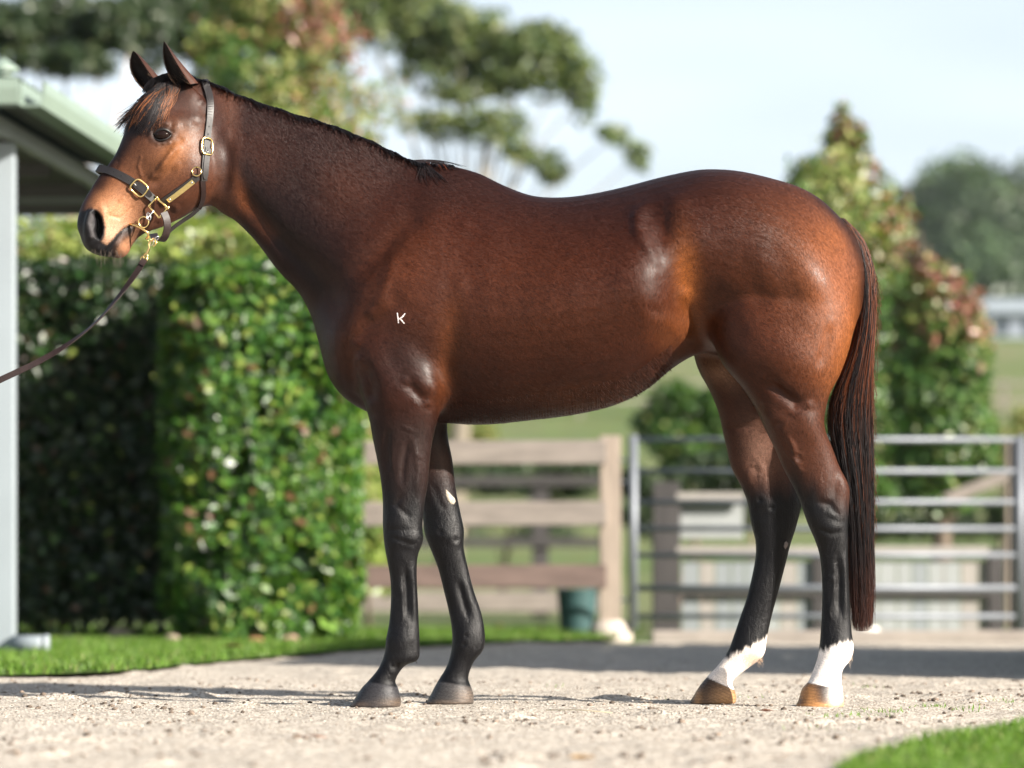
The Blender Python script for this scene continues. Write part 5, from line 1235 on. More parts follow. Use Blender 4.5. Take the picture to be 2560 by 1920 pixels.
# ------------------------------------------------------------- brand and chestnut
m_brand = simple_mat('white_brand_hair', (.78, .70, .68), .7, noise=.25, nscale=300)
def surf_strip(name, pts, w, mat, parent, lift=.0012, n=14):
    P2 = catmull(np.array(pts, float), n); V = []; F = []
    for i, (x, y) in enumerate(P2):
        j = min(i + 1, n - 1); k = max(i - 1, 0)
        tx, ty = P2[j] - P2[k]; L_ = math.hypot(tx, ty); nx, ny = -ty / L_, tx / L_
        ww = w * (.7 + .3 * math.sin(math.pi * (i + .5) / n)) + random.uniform(-.25, .25)
        for s_ in (-1, 0, 1):
            h, nn = hit(x + nx * ww / 2 * s_, y + ny * ww / 2 * s_)
            if h is None: h, nn = P(x, y), Vector((0, -1, 0))
            V.append(tuple(h + nn * (lift if s_ == 0 else -.0004)))
    for i in range(n - 1):
        for s_ in (0, 1):
            F.append((i * 3 + s_, i * 3 + s_ + 1, (i + 1) * 3 + s_ + 1, (i + 1) * 3 + s_))
    return mesh_obj(name, V, F, mat, parent, True)
for pts in (((993, 782), (995, 795), (996, 808)), ((1013, 783), (1006, 792), (997, 798)), ((998, 796), (1005, 802), (1011, 809))):
    surf_strip('brand_stroke', pts, 5.6, m_brand, horse, .0008)
m_chest = simple_mat('chestnut_callus', (.36, .31, .25), .8, noise=.35, nscale=120, bump=.003)
def pad(name, outline, mat, parent, lift=.004):
    cx = sum(p[0] for p in outline) / len(outline); cy = sum(p[1] for p in outline) / len(outline)
    V = []; F = []; n = len(outline)
    for k, l in ((1.0, -.001), (.85, lift * .8), (.4, lift)):
        for x, y in outline:
            h, nn = hit(cx + (x - cx) * k, cy + (y - cy) * k); V.append(tuple(h + nn * l))
    h, nn = hit(cx, cy); V.append(tuple(h + nn * lift))
    for r_ in range(2):
        for i in range(n): F.append((r_ * n + i, r_ * n + (i + 1) % n, (r_ + 1) * n + (i + 1) % n, (r_ + 1) * n + i))
    for i in range(n): F.append((2 * n + i, 2 * n + (i + 1) % n, 3 * n))
    return mesh_obj(name, V, F, mat, parent, True)
pad('chestnut', [(1114, 1222), (1120, 1228), (1128, 1237), (1136, 1246), (1139, 1255), (1135, 1262), (1127, 1260), (1119, 1252), (1114, 1240)], m_chest, horse)
pad('chestnut', [(1961, 1356), (1966, 1352), (1970, 1358), (1968, 1366), (1963, 1374), (1959, 1366)], simple_mat('dark_callus', (.16, .13, .12), .8), horse, .003)

# ------------------------------------------------------------- hair
m_hair = tint_mat('horse_hair', rough=.45, spec=.16)
def hair_obj(name, Sx, r0, r1, cols):
    v, f, c = strands_mesh(Sx, r0, r1, cols)
    return mesh_obj(name, v, f, m_hair, horse, True, c)
# tail: strands follow a curved axis
AX = catmull(np.array([  # px, py, halfwidth px, half depth m
    (2098, 545, 12, .014), (2135, 590, 19, .022), (2160, 650, 20, .026), (2169, 730, 22, .030), (2164, 820, 24, .032), (2148, 910, 36, .035), (2128, 1000, 54, .040),
    (2127, 1090, 56, .044), (2138, 1180, 46, .046), (2148, 1290, 36, .044), (2152, 1400, 33, .040), (2155, 1500, 31, .038), (2156, 1578, 29, .034)], float), 60)
nS = 5200; k = 12
S_ = np.empty((nS, k, 3)); tc_ = np.empty((nS, 3))
u0 = rng.uniform(-1, 1, nS); v0 = rng.uniform(-1, 1, nS); rad = np.sqrt(rng.uniform(0, 1, nS)); ang = rng.uniform(0, 2 * np.pi, nS)
u0 = rad * np.cos(ang); v0 = rad * np.sin(ang)
start = np.where(rng.random(nS) < .55, rng.uniform(0, .14, nS), rng.uniform(.0, .36, nS)); end = np.minimum(1, np.clip(rng.normal(.945, .035, nS), .6, 1.0)); sh = rng.random(nS) < .20; end = np.where(sh, np.maximum(start + .2, rng.uniform(.45, .95, nS)), end)
end -= .05 * np.clip(np.abs(u0) - .4, 0, 1) * rng.random(nS); clump = rng.integers(0, 90, nS); cu = rng.uniform(-1, 1, (90, 2)); ph2 = rng.uniform(0, 6.28, (nS, 2))
for j in range(k):
    s = start + (end - start) * j / (k - 1); idx = s * 59; i0 = np.clip(idx.astype(int), 0, 58); fr = (idx - i0)[:, None]
    a = AX[i0] * (1 - fr) + AX[i0 + 1] * fr
    jt = j / (k - 1)
    uu = u0 * (1 - .08 * jt) + .08 * jt * cu[clump, 0] + .06 * np.sin(s * 9 + ph2[:, 0]); vv = v0 * (1 - .08 * jt) + .08 * jt * cu[clump, 1] + .06 * np.sin(s * 7 + ph2[:, 1])
    X_ = a[:, 0] + uu * a[:, 2]; d_ = CAMD + .0 + vv * a[:, 3]
    S_[:, j, 0] = (X_ - 1280) / FPX * CAMD; S_[:, j, 1] = d_ - CAMD; S_[:, j, 2] = CAMH + (HOR - a[:, 1]) / FPX * CAMD
jit = rng.normal(0, 1, (nS, 1, 3)) * np.array([.0034, .0034, .0]) * np.linspace(0, 1, k)[None, :, None] ** 1.5
S_ += jit
edge = np.clip(np.abs(u0), 0, 1)
isred = rng.random(nS) < (.34 + .36 * edge)
cbase = np.where(isred[:, None], np.array([.115, .032, .011]) * rng.uniform(.4, 1.7, (nS, 1)), np.array([.012, .009, .010]) * rng.uniform(.6, 1.8, (nS, 1)))
ck = np.repeat(cbase[:, None, :], k, 1); jt = (start[:, None] + (end - start)[:, None] * np.linspace(0, 1, k)[None, :])
fade = sstep(jt, .45, .62)[..., None] * (1 - sstep(jt, .82, .98))[..., None] * (rng.random((nS, 1, 1)) < .78)
ck = ck * (1 - fade) + np.array([.014, .010, .011]) * fade
tipc = sstep(jt, .80, 1.0)[..., None] * .7; ck = ck * (1 - tipc) + np.array([.060, .028, .024]) * tipc
hair_obj('tail', S_, .00056, .00025, ck)
# flyaway tail hairs
nF = 130; kk = 9; Sf = np.empty((nF, kk, 3)); s0 = rng.uniform(.12, .7, nF); ln = rng.uniform(.05, .13, nF); side_ = np.where(rng.random(nF) < .85, 1, -1)
for j in range(kk):
    s = np.clip(s0 + ln * j / (kk - 1), 0, 1); a = AX[np.clip((s * 59).astype(int), 0, 59)]
    X_ = a[:, 0] + side_ * (a[:, 2] * .9 + (j / (kk - 1)) ** 1.6 * rng.uniform(6, 20, nF)); z_ = a[:, 1] + j * 2.0
    Sf[:, j, 0] = (X_ - 1280) / FPX * CAMD; Sf[:, j, 1] = rng.uniform(-.01, .01, nF); Sf[:, j, 2] = CAMH + (HOR - z_) / FPX * CAMD
hair_obj('tail_flyaway_hair', Sf, .0007, .0003, np.tile([.10, .035, .016], (nF, 1)) * rng.uniform(.3, 1.4, (nF, 1)))

# mane: short hair lying over the crest
CR = catmull(np.array([(462, 184), (500, 200), (546, 214), (586, 235), (660, 261), (729, 284), (798, 304), (867, 329), (941, 361), (993, 387), (1033, 404), (1078, 411), (1136, 415)], float), 120)
nM = 3200; kk = 7; Sm = np.empty((nM, kk, 3)); s = rng.uniform(0, 1, nM); ii = np.clip((s * 118).astype(int), 0, 118); fr = (s * 118 - ii)[:, None]
root = CR[ii] * (1 - fr) + CR[np.minimum(ii + 1, 119)] * fr
lean = np.where(rng.random(nM) < .45, -1, 1) * rng.uniform(.15, 1.0, nM); lenp = rng.uniform(8, 19, nM) * (1 + .35 * np.sin(s * 47) + .2 * np.sin(s * 110)) * (.6 + .4 * np.sin(np.pi * s)); yj = rng.uniform(-.014, .014, nM)
for j in range(kk):
    t = j / (kk - 1)
    X_ = root[:, 0] + lenp * .95 * t; Y_ = root[:, 1] + 2 - np.sin(t * 2.2) * (4.5 + 2.0 * np.sin(s * 70)) * (1 - .5 * np.abs(lean)) + lenp * t * (.36 + .85 * np.abs(lean) * t)
    Sm[:, j, 0] = (X_ - 1280) / FPX * CAMD; Sm[:, j, 2] = CAMH + (HOR - Y_) / FPX * CAMD; Sm[:, j, 1] = yj + lean * (.012 + .032 * t)
mc = np.tile([.012, .011, .013], (nM, 1)) * rng.uniform(.6, 2.0, (nM, 1)); rd = (rng.random(nM) < .25) & (s > .9); mc[rd] = [.16, .045, .02]
hair_obj('mane', Sm, .0011, .0004, mc)
# wither lock falling over the near shoulder and the wisps along the withers
nW = 70; kk = 9; Sw = np.empty((nW, kk, 3)); r_ = rng.uniform(0, 1, nW); g_ = rng.random(nW) < .55
x0 = 1028 + 34 * r_; y0 = 401 + 8 * r_; x1 = np.where(g_, 1085 + rng.normal(0, 22, nW), 1100 + 70 * rng.random(nW)); y1 = np.where(g_, 468 - 26 * rng.random(nW), 414 + 14 * rng.random(nW))
for j in range(kk):
    t = j / (kk - 1); bx_ = x0 + (x1 - x0) * t; by_ = y0 + (y1 - y0) * t ** 1.15 - np.where(g_, 4, 7) * np.sin(math.pi * t)
    for i in range(nW):
        h, nn = hit(bx_[i], max(by_[i], 0))
        if h is None or h.y > 0: h = P(bx_[i], by_[i], CAMD - .01); nn = Vector((0, -1, 0))
        Sw[i, j] = h + nn * (.003 + .002 * r_[i])
hair_obj('wither_lock', Sw, .0010, .0004, np.tile([.014, .011, .012], (nW, 1)) * rng.uniform(.6, 1.8, (nW, 1)))

# forelock: from the poll down over the forehead
nK = 760; kk = 12; Sk = np.empty((nK, kk, 3)); g = rng.integers(0, 5, nK)
tips = np.array([(310, 330), (338, 318), (362, 338), (398, 308), (380, 322)], float); mids = np.array([(350, 262), (372, 258), (398, 262), (432, 256), (418, 262)], float)
r0_ = np.stack([rng.uniform(398, 452, nK), rng.uniform(206, 228, nK)], 1); mm = mids[g] + rng.normal(0, 9, (nK, 2)); sub_ = rng.integers(0, 26, nK); so_ = rng.normal(0, 10, (26, 2)); tt_ = tips[g] + so_[sub_] + rng.normal(0, 2.5, (nK, 2)) + np.array([0, 1]) * rng.uniform(-34, 0, nK)[:, None]
for j in range(kk):
    t = j / (kk - 1); q = (1 - t) ** 2 * r0_ + 2 * t * (1 - t) * mm + t * t * tt_
    for i in range(nK):
        h, nn = hit(q[i, 0], q[i, 1])
        if h is None: h = P(q[i, 0], q[i, 1], CAMD - .04); nn = Vector((0, -1, 0))
        Sk[i, j] = h + nn * (.0035 + .006 * math.sin(math.pi * t))
# even out depth jumps
for _ in range(6): Sk[:, 1:-1, 1] = .5 * Sk[:, 1:-1, 1] + .25 * (Sk[:, :-2, 1] + Sk[:, 2:, 1])
kc = np.tile([.012, .009, .010], (nK, 1)) * rng.uniform(.6, 1.8, (nK, 1)); red = ((g >= 3) & (rng.random(nK) < .5)) | ((rng.random(nK) < .25) & (g < 2)); kc[red] = np.array([.26, .095, .036]) * rng.uniform(.5, 1.3, (red.sum(), 1))
kc3 = np.repeat(kc[:, None, :], kk, 1); tb = np.linspace(0, 1, kk)[None, :, None]; kc3 = kc3 * np.clip(tb * 1.6, .1, 1) + np.array([.010, .009, .010]) * (1 - np.clip(tb * 1.6, .1, 1))
hair_obj('forelock', Sk, .0010, .0003, kc3)
# hair inside and along the edges of the ears
S5 = []; C5 = []
for (v, f, c), (tipx, bx_, side_) in zip(ears, ((419, 452, -1), (332, 366, -1))):
    for i in range(260):
        li = int(rng.integers(0, 17)); edge_ = rng.random() < .5; ki = (0 if rng.random() < .5 else 19) if edge_ else int(rng.integers(3, 17)); p0_ = v[22 * 20 + li * 20 + ki]
        up_ = v[22 * 20 + min(li + 3, 21) * 20 + ki] - p0_; up_ /= np.linalg.norm(up_) + 1e-9; dd_ = up_ + np.array([-.45, -.25, 0]) + rng.normal(0, .22, 3); dd_ /= np.linalg.norm(dd_); l_ = rng.uniform(.004, .012) * (1.6 if li < 6 else 1)
        S5.append([tuple(p0_ + dd_ * l_ * t_) for t_ in (0, .33, .66, 1)]); C5.append(np.array([.13, .075, .045] if (li < 7 and rng.random() < .5) else [.014, .009, .008]) * rng.uniform(.5, 1.4))
hair_obj('ear_hair', np.array(S5), .0005, .0002, np.array(C5))
# dark tuft of mane between the ears
nB = 700; kk = 6; Sb = np.empty((nB, kk, 3)); a0 = rng.uniform(0, 1, nB); rx = 392 + 78 * a0; ry = 212 - 22 * a0 - 6 * np.sin(a0 * 3.1)
for j in range(kk):
    t = j / (kk - 1)
    X_ = rx - 32 * t * (1 - .6 * a0) ; Y_ = ry + 26 * t * t - 9 * math.sin(t * 3)
    Sb[:, j, 0] = (X_ - 1280) / FPX * CAMD; Sb[:, j, 1] = -.02 + .05 * (rng.random(nB) - .5) * 1; Sb[:, j, 2] = CAMH + (HOR - Y_) / FPX * CAMD
Sb[:, :, 1] = (-.025 + .07 * (rng.random(nB) - .5))[:, None]
hair_obj('poll_tuft', Sb, .0010, .0004, np.tile([.013, .011, .012], (nB, 1)) * rng.uniform(.6, 2.0, (nB, 1)))
# belly fringe, fetlock tufts and whiskers
BL = catmull(np.array([(1120, 1057), (1215, 1061), (1280, 1055), (1355, 1046), (1448, 1034), (1523, 1014), (1587, 992), (1633, 958), (1680, 922)], float), 100)
nB2 = 2600; kk = 4; S2 = []; C2 = []
for i in range(nB2):
    s = rng.random(); q = BL[int(s * 99)]; up = rng.uniform(0, 1) ** 1.3 * 60
    h, nn = hit(q[0], q[1] - 5 - up)
    if h is None: continue
    Ln = rng.uniform(.003, .007) * (1 + .8 * (q[0] > 1500)); dr = Vector((.45 + .3 * rng.random(), -.12, -.75 + .3 * rng.random())).normalized()
    dr = (dr - nn * min(0, dr.dot(nn)) * .9).normalized()
    S2.append([tuple(h + nn * .0005 + dr * Ln * t_ + nn * (.0015 * t_)) for t_ in (0, .33, .66, 1)]); C2.append(np.array([.045, .014, .007]) * rng.uniform(.3, 1.8))
hair_obj('belly_hair', np.array(S2), .0006, .0002, np.array(C2))
S3 = []; C3 = []
for (cx, cy, n_, ln, col, far_d) in ((2126, 1640, 45, .012, (.62, .50, .40), -.135), (1902, 1648, 45, .012, (.5, .36, .26), .135), (1038, 1640, 30, .008, (.012, .011, .012), -.12), (1198, 1624, 30, .008, (.012, .011, .012), .12)):
    for i in range(n_):
        o_ = P(cx + rng.normal(0, 4) - 5, cy + rng.normal(0, 8) - 4, CAMD + far_d) + Vector((0, rng.normal(0, .010), 0)); dr = Vector((.5 + .3 * rng.random(), rng.normal(0, .15), -.8)).normalized(); l_ = ln * rng.uniform(.6, 1.2)
        S3.append([tuple(o_ + dr * l_ * t_ + Vector((0, 0, -.003 * t_ * t_))) for t_ in (0, .33, .66, 1)]); C3.append(np.array(col) * rng.uniform(.6, 1.2))
hair_obj('fetlock_hair', np.array(S3), .0006, .0002, np.array(C3))['kind'] = 'stuff'
S4 = []; C4 = []
for i in range(46):
    x, y = rng.uniform(225, 318), rng.uniform(622, 640); h, nn = hit(x, y)
    if h is None: continue
    dr = Vector((rng.normal(-.12, .3), -.15, -1)).normalized(); l_ = rng.uniform(.012, .045)
    S4.append([tuple(h + dr * l_ * t_ + Vector((.004 * t_ * t_, 0, 0))) for t_ in (0, .33, .66, 1)]); C4.append((.12, .09, .07))
hair_obj('whiskers', np.array(S4), .00045, .0002, np.array(C4))
# =================================================================== HALTER, BIT AND LEAD
m_lea = simple_mat('black_leather', (.014, .011, .011), .46, noise=.25, nscale=90, bump=.0005, spec=.5)
m_leb = simple_mat('brown_leather', (.017, .0085, .0075), .5, noise=.25, nscale=90, bump=.0005, spec=.35)
m_brass = simple_mat('brass', (.80, .58, .25), .22, metal=1.0, noise=.08, nscale=60)
m_silver = simple_mat('polished_steel', (.75, .75, .76), .16, metal=1.0)
m_plate = simple_mat('brushed_brass_plate', (.70, .56, .25), .38, metal=1.0, noise=.15, nscale=120, stretch=(1, 1, 6))
m_void = simple_mat('strap_hole', (.004, .004, .004), .9)
halter = thing('halter', 'dark leather headcollar with brass buckles on the horse\'s head', 'halter')
def surf_path(pts, n, lift=.003, far=False, smooth=10):
    K = catmull(np.array(pts, float), n); out = []; nn = []
    for x, y in K:
        h, nv_ = hit(x, y, far)
        if h is None: h = None
        out.append(h); nn.append(nv_)
    last = None
    for i in range(n):      # where a path leaves the silhouette keep the last depth
        if out[i] is None:
            j = min((k for k in range(n) if out[k] is not None), key=lambda k: abs(k - i), default=None)
            yy = out[j].y if j is not None else 0
            out[i] = P(K[i][0], K[i][1], CAMD + yy); nn[i] = Vector((0, -1 if not far else 1, 0))
    A = np.array([tuple(p) for p in out]); Nn = np.array([tuple(q) for q in nn])
    for _ in range(smooth):
        A[1:-1] = .5 * A[1:-1] + .25 * (A[:-2] + A[2:]); Nn[1:-1] = .5 * Nn[1:-1] + .25 * (Nn[:-2] + Nn[2:])
    Nn /= np.linalg.norm(Nn, axis=1, keepdims=True)
    return A + Nn * lift, Nn
def ribbon(name, A, Nn, w, th, mat, parent, taper=None, closed=False):
    n = len(A); V = []; F = []
    for i in range(n):
        a = A[max(i - 1, 0)]; b = A[min(i + 1, n - 1)]
        if closed: a = A[(i - 1) % n]; b = A[(i + 1) % n]
        t = b - a; t = t / (np.linalg.norm(t) + 1e-9); s = np.cross(t, Nn[i]); s /= np.linalg.norm(s) + 1e-9; nn = np.cross(s, t)
        ww = w / 2 * (taper[i] if taper is not None else 1)
        for (u, v) in ((-1, 0), (-.92, 1), (.92, 1), (1, 0), (.9, -.6), (-.9, -.6)):
            V.append(tuple(A[i] + s * ww * u + nn * th * v))
    M = n if closed else n - 1
    for i in range(M):
        j = (i + 1) % n
        for k in range(6): F.append((i * 6 + k, i * 6 + (k + 1) % 6, j * 6 + (k + 1) % 6, j * 6 + k))
    if not closed: F.append(tuple(range(6))[::-1]); F.append(tuple(range((n - 1) * 6, n * 6)))
    o = mesh_obj(name, V, F, mat, parent); return o
def frame_at(px_, py_, ang_deg, lift=.006, surf=True, d=None):
    """local frame lying on the head: x along the strap direction (image angle), z outward"""
    if surf:
        h, nn = hit(px_, py_); acc = Vector(nn)
        for dx, dy in ((12, 0), (-12, 0), (0, 12), (0, -12)):
            h2, n2 = hit(px_ + dx, py_ + dy)
            if h2 is not None: acc += n2
        nn = acc.normalized()
    else: h = P(px_, py_, d); nn = Vector((0, -1, 0))
    a = math.radians(ang_deg); t = Vector((math.cos(a), 0, -math.sin(a))); t = (t - nn * t.dot(nn)).normalized(); s = nn.cross(t)
    M = Matrix((t, s, nn)).transposed().to_4x4(); M.translation = h + nn * lift; return M
def place(o, M): o.matrix_world = M; return o
SQ = FPX / CAMD
def buckle(px_, py_, ang, w, h, parent):
    fr_ = frame_at(px_, py_, ang, .0095)
    pts = []; 
    for i in range(40):
        a = 2 * math.pi * i / 40; c, s = math.cos(a), math.sin(a); pts.append((w / 2 * math.copysign(abs(c) ** .55, c), h / 2 * math.copysign(abs(s) ** .55, s), .0012 * math.cos(2 * a)))
    mb = MB(); mb.tube(pts, .0030, 10, closed=True); o = place(mb.build('buckle', m_brass, parent, smooth=True), fr_)
    mb = MB(); mb.tube([(-w / 2, 0, .001), (-w * .22, 0, .0035)], [.0017, .0012], 8); t = mb.build('tongue', m_silver, o, smooth=True)
    return o
def holes(pts, parent, lift=.0064):
    for x, y, a in pts:
        mb = MB(); mb.lathe((0, 0, 0), [(.0019, -.0008), (.0019, .0004)], 12); o = place(mb.build('strap_hole', m_void, parent), frame_at(x, y, a, lift)); o.scale = (1.25, .8, 1)
# noseband: near side, round the nose, far side
A1, N1 = surf_path([(258, 425), (275, 428), (296, 437), (334, 456), (362, 479), (386, 500)], 26, .0032)
A2, N2 = surf_path([(262, 432), (300, 450), (340, 470), (380, 500)], 12, .0032, far=True)
front_pt = (A1[0] + A2[0]) / 2 + np.array([-.020, -.004, .008]); 
arc = []
for t in np.linspace(0, 1, 12)[1:-1]:
    arc.append((1 - t) ** 2 * A2[0] + 2 * t * (1 - t) * (front_pt + np.array([-.012, 0, .006])) + t * t * A1[0])
full = np.vstack([A2[::-1], arc, A1]); cen = np.array(P(300, 470, CAMD + float((A1[:, 1].mean() + A2[:, 1].mean()) / 2)))
full_s = full.copy()
for _ in range(4): full_s[1:-1] = .5 * full_s[1:-1] + .25 * (full_s[:-2] + full_s[2:])
axd = np.array([-.52, 0, -.85]); nf = full_s - cen; nf -= axd * (nf @ axd)[:, None] * .0; nf = nf - np.outer(nf @ axd, axd); nf /= np.linalg.norm(nf, axis=1, keepdims=True)
ribbon('noseband', full_s, nf, .0245, .0045, m_lea, halter)
At, Nt = surf_path([(345, 462), (362, 475), (378, 490)], 10, .0075); ribbon('keeper_strap', At, Nt, .021, .002, m_lea, halter, taper=np.concatenate([np.ones(7), [.95, .8, .45]]))
holes([(286, 432, 25), (304, 441, 28), (322, 452, 32)], halter)
buckle(348, 470, 40, .046, .040, halter)
# square ring
d0 = hit(402, 517)[0].y
def ring_pts(pts, name, r_, mat, parent, dd, closed=True):
    mb = MB(); mb.tube([P(x, y, CAMD + dd) for x, y in pts], r_, 10, closed=closed); return mb.build(name, mat, parent, smooth=True)
Q = [(390, 495), (419, 519), (398, 545), (371, 515)]
ys_ = [hit(x, y)[0] for x, y in Q]; yq = min(h.y for h in ys_ if h is not None) - .006
sqp = []
for i in range(4):
    a, b = Q[i], Q[(i + 1) % 4]
    for t in (0.04, .3, .7, .96): sqp.append((a[0] + (b[0] - a[0]) * t, a[1] + (b[1] - a[1]) * t))
ring_pts(sqp, 'halter_square', .0029, m_brass, halter, yq)
mb = MB(); mb.tube([P(393, 492, CAMD + yq), P(421, 525, CAMD + yq)], .0019, 8); mb.build('square_bar', m_brass, halter, smooth=True)
mb = MB(); mb.tube([P(388, 489, CAMD + yq - .002), P(396, 497, CAMD + yq - .002)], .0028, 8); mb.build('ring_corner', m_brass, halter, smooth=True)
mb = MB(); mb.tube([P(412, 519, CAMD + yq - .002), P(424, 518, CAMD + yq - .002)], .0028, 8); mb.build('ring_corner', m_brass, halter, smooth=True)
# cheek strap with brass plate
Ac, Nc = surf_path([(408, 503), (435, 484), (465, 463), (494, 441)], 20, .0035); ribbon('cheek_strap', Ac, Nc, .0225, .003, m_lea, halter)
Ap, Np_ = surf_path([(419, 500), (450, 478), (482, 452)], 14, .0072); pl = ribbon('name_plate', Ap, Np_, .0155, .0009, m_plate, halter)
for x, y in ((424, 496), (478, 455)):
    mb = MB(); mb.lathe((0, 0, 0), [(.0036, -.0005), (.0034, .0010), (.0018, .0020), (.0004, .0022)], 14); place(mb.build('rivet', m_silver, halter, smooth=True), frame_at(x, y, 0, .0085))
# ring at the top of the cheek strap
mb = MB(); c0 = hit(496, 433)[0]; mb.tube([c0 + Vector((-.004 + .0135 * math.cos(a), -.010 + .003 * math.sin(a), .0135 * math.sin(a) + .004)) for a in np.linspace(0, 2 * math.pi, 28)[:-1]], .0021, 8, closed=True); mb.build('ring', m_brass, halter, smooth=True)
# crown strap: cheek to poll, over the top and down the far side
Ak, Nk = surf_path([(508, 452), (509, 425), (512, 385), (516, 345), (521, 305), (525, 268), (524, 240), (516, 218)], 40, .0042)
over = []; p0 = Ak[-1]; far0 = np.array([p0[0] - .02, .055, p0[2] - .02])
for t in np.linspace(0, 1, 12)[1:]: over.append((1 - t) ** 2 * p0 + 2 * t * (1 - t) * np.array([p0[0] - .012, -.01, p0[2] + .052]) + t * t * far0)
Akk = np.vstack([Ak, over]); nk2 = np.vstack([Nk, [np.array([0, -1 + 2 * t, 1.2 - abs(.5 - t)]) / np.linalg.norm([0, -1 + 2 * t, 1.2 - abs(.5 - t)]) for t in np.linspace(0.1, 1, 11)]])
ribbon('crown_strap', Akk, nk2, .0225, .003, m_lea, halter)
Ak2, Nk2 = surf_path([(509, 447), (511, 420), (514, 390), (516, 372)], 14, .0078); ribbon('billet_strap', Ak2, Nk2, .0205, .0022, m_lea, halter, taper=np.concatenate([[.45, .85], np.ones(12)]))
buckle(514, 368, -83, .050, .036, halter); holes([(519, 318, 95), (517, 337, 95), (515, 372, 95), (512, 390, 95)], halter, .0078)
# throat strap, running under the jaw
At2, Nt2 = surf_path([(505, 450), (507, 475), (506, 497), (498, 515)], 16, .003)
farj, nfj = surf_path([(500, 512), (500, 480)], 6, .003, far=True); und = []
for t in np.linspace(0, 1, 8)[1:-1]: und.append((1 - t) ** 2 * At2[-1] + 2 * t * (1 - t) * (.5 * (At2[-1] + farj[0]) + np.array([-.012, 0, -.018])) + t * t * farj[0])
T_ = np.vstack([At2, und, farj]); NT = np.vstack([Nt2, [np.array([0.2, -1 + 2 * t, -1.5]) / np.linalg.norm([0.2, -1 + 2 * t, -1.5]) for t in np.linspace(.1, .9, 6)], nfj]); ribbon('throat_strap', T_, NT, .0175, .0028, m_leb, halter)
# chin strap hanging below the square
yc_ = yq - .002
cp = [P(409, 531, CAMD + yc_), P(416, 548, CAMD + yc_), P(418, 570, CAMD + yc_ + .004), P(412, 592, CAMD + yc_ + .012), P(401, 601, CAMD + yc_ + .03), P(388, 596, CAMD + yc_ + .07), P(384, 585, CAMD + yc_ + .12)]
Kc = catmull(np.array([tuple(p) for p in cp]), 24); nc_ = np.tile([.55, -.8, -.1], (24, 1)).astype(float); nc_[14:] = [.2, -.5, -.9]; 
for _ in range(6): nc_[1:-1] = .5 * nc_[1:-1] + .25 * (nc_[:-2] + nc_[2:])
nc_ /= np.linalg.norm(nc_, axis=1, keepdims=True); ribbon('chin_strap', Kc, nc_, .024, .003, m_leb, halter)
# jowl strap along the underside of the jaw
jp = np.array([tuple(P(x, y, CAMD + yy)) for x, y, yy in ((414, 588, yq + .03), (432, 570, yq + .06), (455, 553, yq + .075), (478, 538, yq + .075), (496, 522, yq + .07))]); Kj = catmull(jp, 16); ribbon('jowl_strap', Kj, np.tile([.1, -.75, -.65], (16, 1)), .012, .0026, m_lea, halter)
# bit
bit = thing('bit', 'brass anti-rearing bit hanging from a steel snap at the corner of the mouth', 'bit')
yb = yq - .006
def up(pts, name, r_, mat, parent, closed=False, seg=10):
    K = catmull(np.array(pts, float), 26) if not closed else np.array(pts, float)
    mb = MB(); mb.tube([P(x, y, CAMD + z) for x, y, z in K], r_, seg, closed=closed); return mb.build(name, mat, parent, smooth=True)
up([(322, 561, yb + .014), (332, 562, yb + .004), (347, 567, yb - .002), (360, 575, yb - .002), (369, 582, yb), (371, 590, yb + .006), (366, 597, yb + .016)], 'mouth_bar', .0037, m_brass, bit)
up([(359 + 12.5 * math.cos(a), 555 + 13.5 * math.sin(a), yb - .006 + .002 * math.cos(a)) for a in np.linspace(0, 2 * math.pi, 30)[:-1]], 'ring', .0022, m_brass, bit, closed=True)
up([(367, 548, yb - .006), (373, 540, yb - .008), (380, 532, yb - .006), (384, 526, yb - .002)], 'snap', .0028, m_silver, bit)
up([(372 + 4 * math.cos(a) + 3 * math.sin(a), 541 + 9 * math.sin(a) - 2 * math.cos(a), yb - .009) for a in np.linspace(0, 2 * math.pi, 20)[:-1]], 'snap_loop', .0013, m_silver, bit, closed=True)
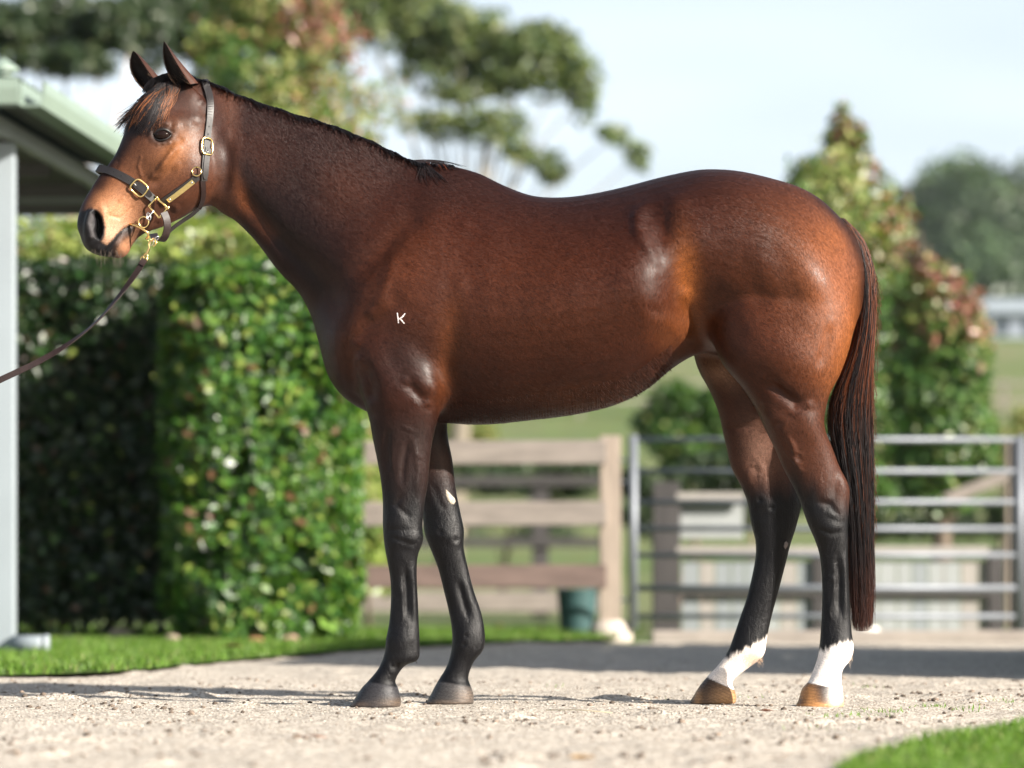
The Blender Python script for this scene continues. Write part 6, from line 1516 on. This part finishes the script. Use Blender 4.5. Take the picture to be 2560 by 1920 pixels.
for i, (x, y, a0) in enumerate(((374, 600, .5), (380, 607, 2.1), (386, 602, 1.0), (392, 596, 2.4))):
    up([(x + 7 * math.cos(a) * math.cos(a0) - 3.4 * math.sin(a) * math.sin(a0), y + 7 * math.cos(a) * math.sin(a0) + 3.4 * math.sin(a) * math.cos(a0), yb + .012 + .006 * math.sin(a + i)) for a in np.linspace(0, 2 * math.pi, 18)[:-1]], 'chain_link', .0014, m_silver if i % 2 else m_brass, bit, closed=True)
# lead
lead = thing('lead_rein', 'brown leather lead rein clipped under the chin and running off to the left', 'lead rein')
yl = yb + .010
def bent(px0, py0, a, b, rot, z, n=22):
    return [(px0 + a * math.cos(t) * math.cos(rot) - b * math.sin(t) * math.sin(rot), py0 + a * math.cos(t) * math.sin(rot) + b * math.sin(t) * math.cos(rot), z + .003 * math.sin(t)) for t in np.linspace(0, 2 * math.pi, n)[:-1]]
snap = bpy.data.objects.new('snap_hook', None); COL.objects.link(snap); snap.parent = lead
up([(383, 616, yl), (391, 608, yl), (388, 600, yl + .002), (379, 601, yl + .002), (372, 608, yl), (373, 617, yl), (371, 624, yl)], 'hook', .0022, m_brass, snap)
up([(373, 619, yl), (369, 630, yl), (366, 637, yl)], 'shank', .0036, m_brass, snap)
up(bent(364, 641, 7.5, 4.5, 1.9, yl), 'swivel', .0021, m_brass, snap, True); up(bent(360, 649, 10, 8.0, 1.9, yl), 'swivel_loop', .0020, m_brass, snap, True)
LP = catmull(np.array([(362, 650), (355, 660), (338, 686), (312, 722), (280, 762), (249, 797), (212, 830), (174, 858), (133, 884), (93, 906), (45, 929), (0, 950), (-70, 985), (-160, 1035)], float), 90)
sx = np.linspace(0, 1, 90); LA = np.array([tuple(P(x, y, CAMD + yl - .10 * s_)) for (x, y), s_ in zip(LP, sx)])
tw = .55 + .45 * np.cos(sx * 7.5 + .2); LN = np.array([[-.35 * (1 - w_) - .1, -1 * w_ - .25, .9 * (1 - w_) + .05] for w_ in tw]); LN /= np.linalg.norm(LN, axis=1, keepdims=True)
ribbon('strap', LA, LN, .0185, .0022, m_leb, lead)
Lt = LA[:9]; ribbon('strap_fold', Lt + LN[:9] * .0045, LN[:9], .0185, .0018, m_leb, lead)
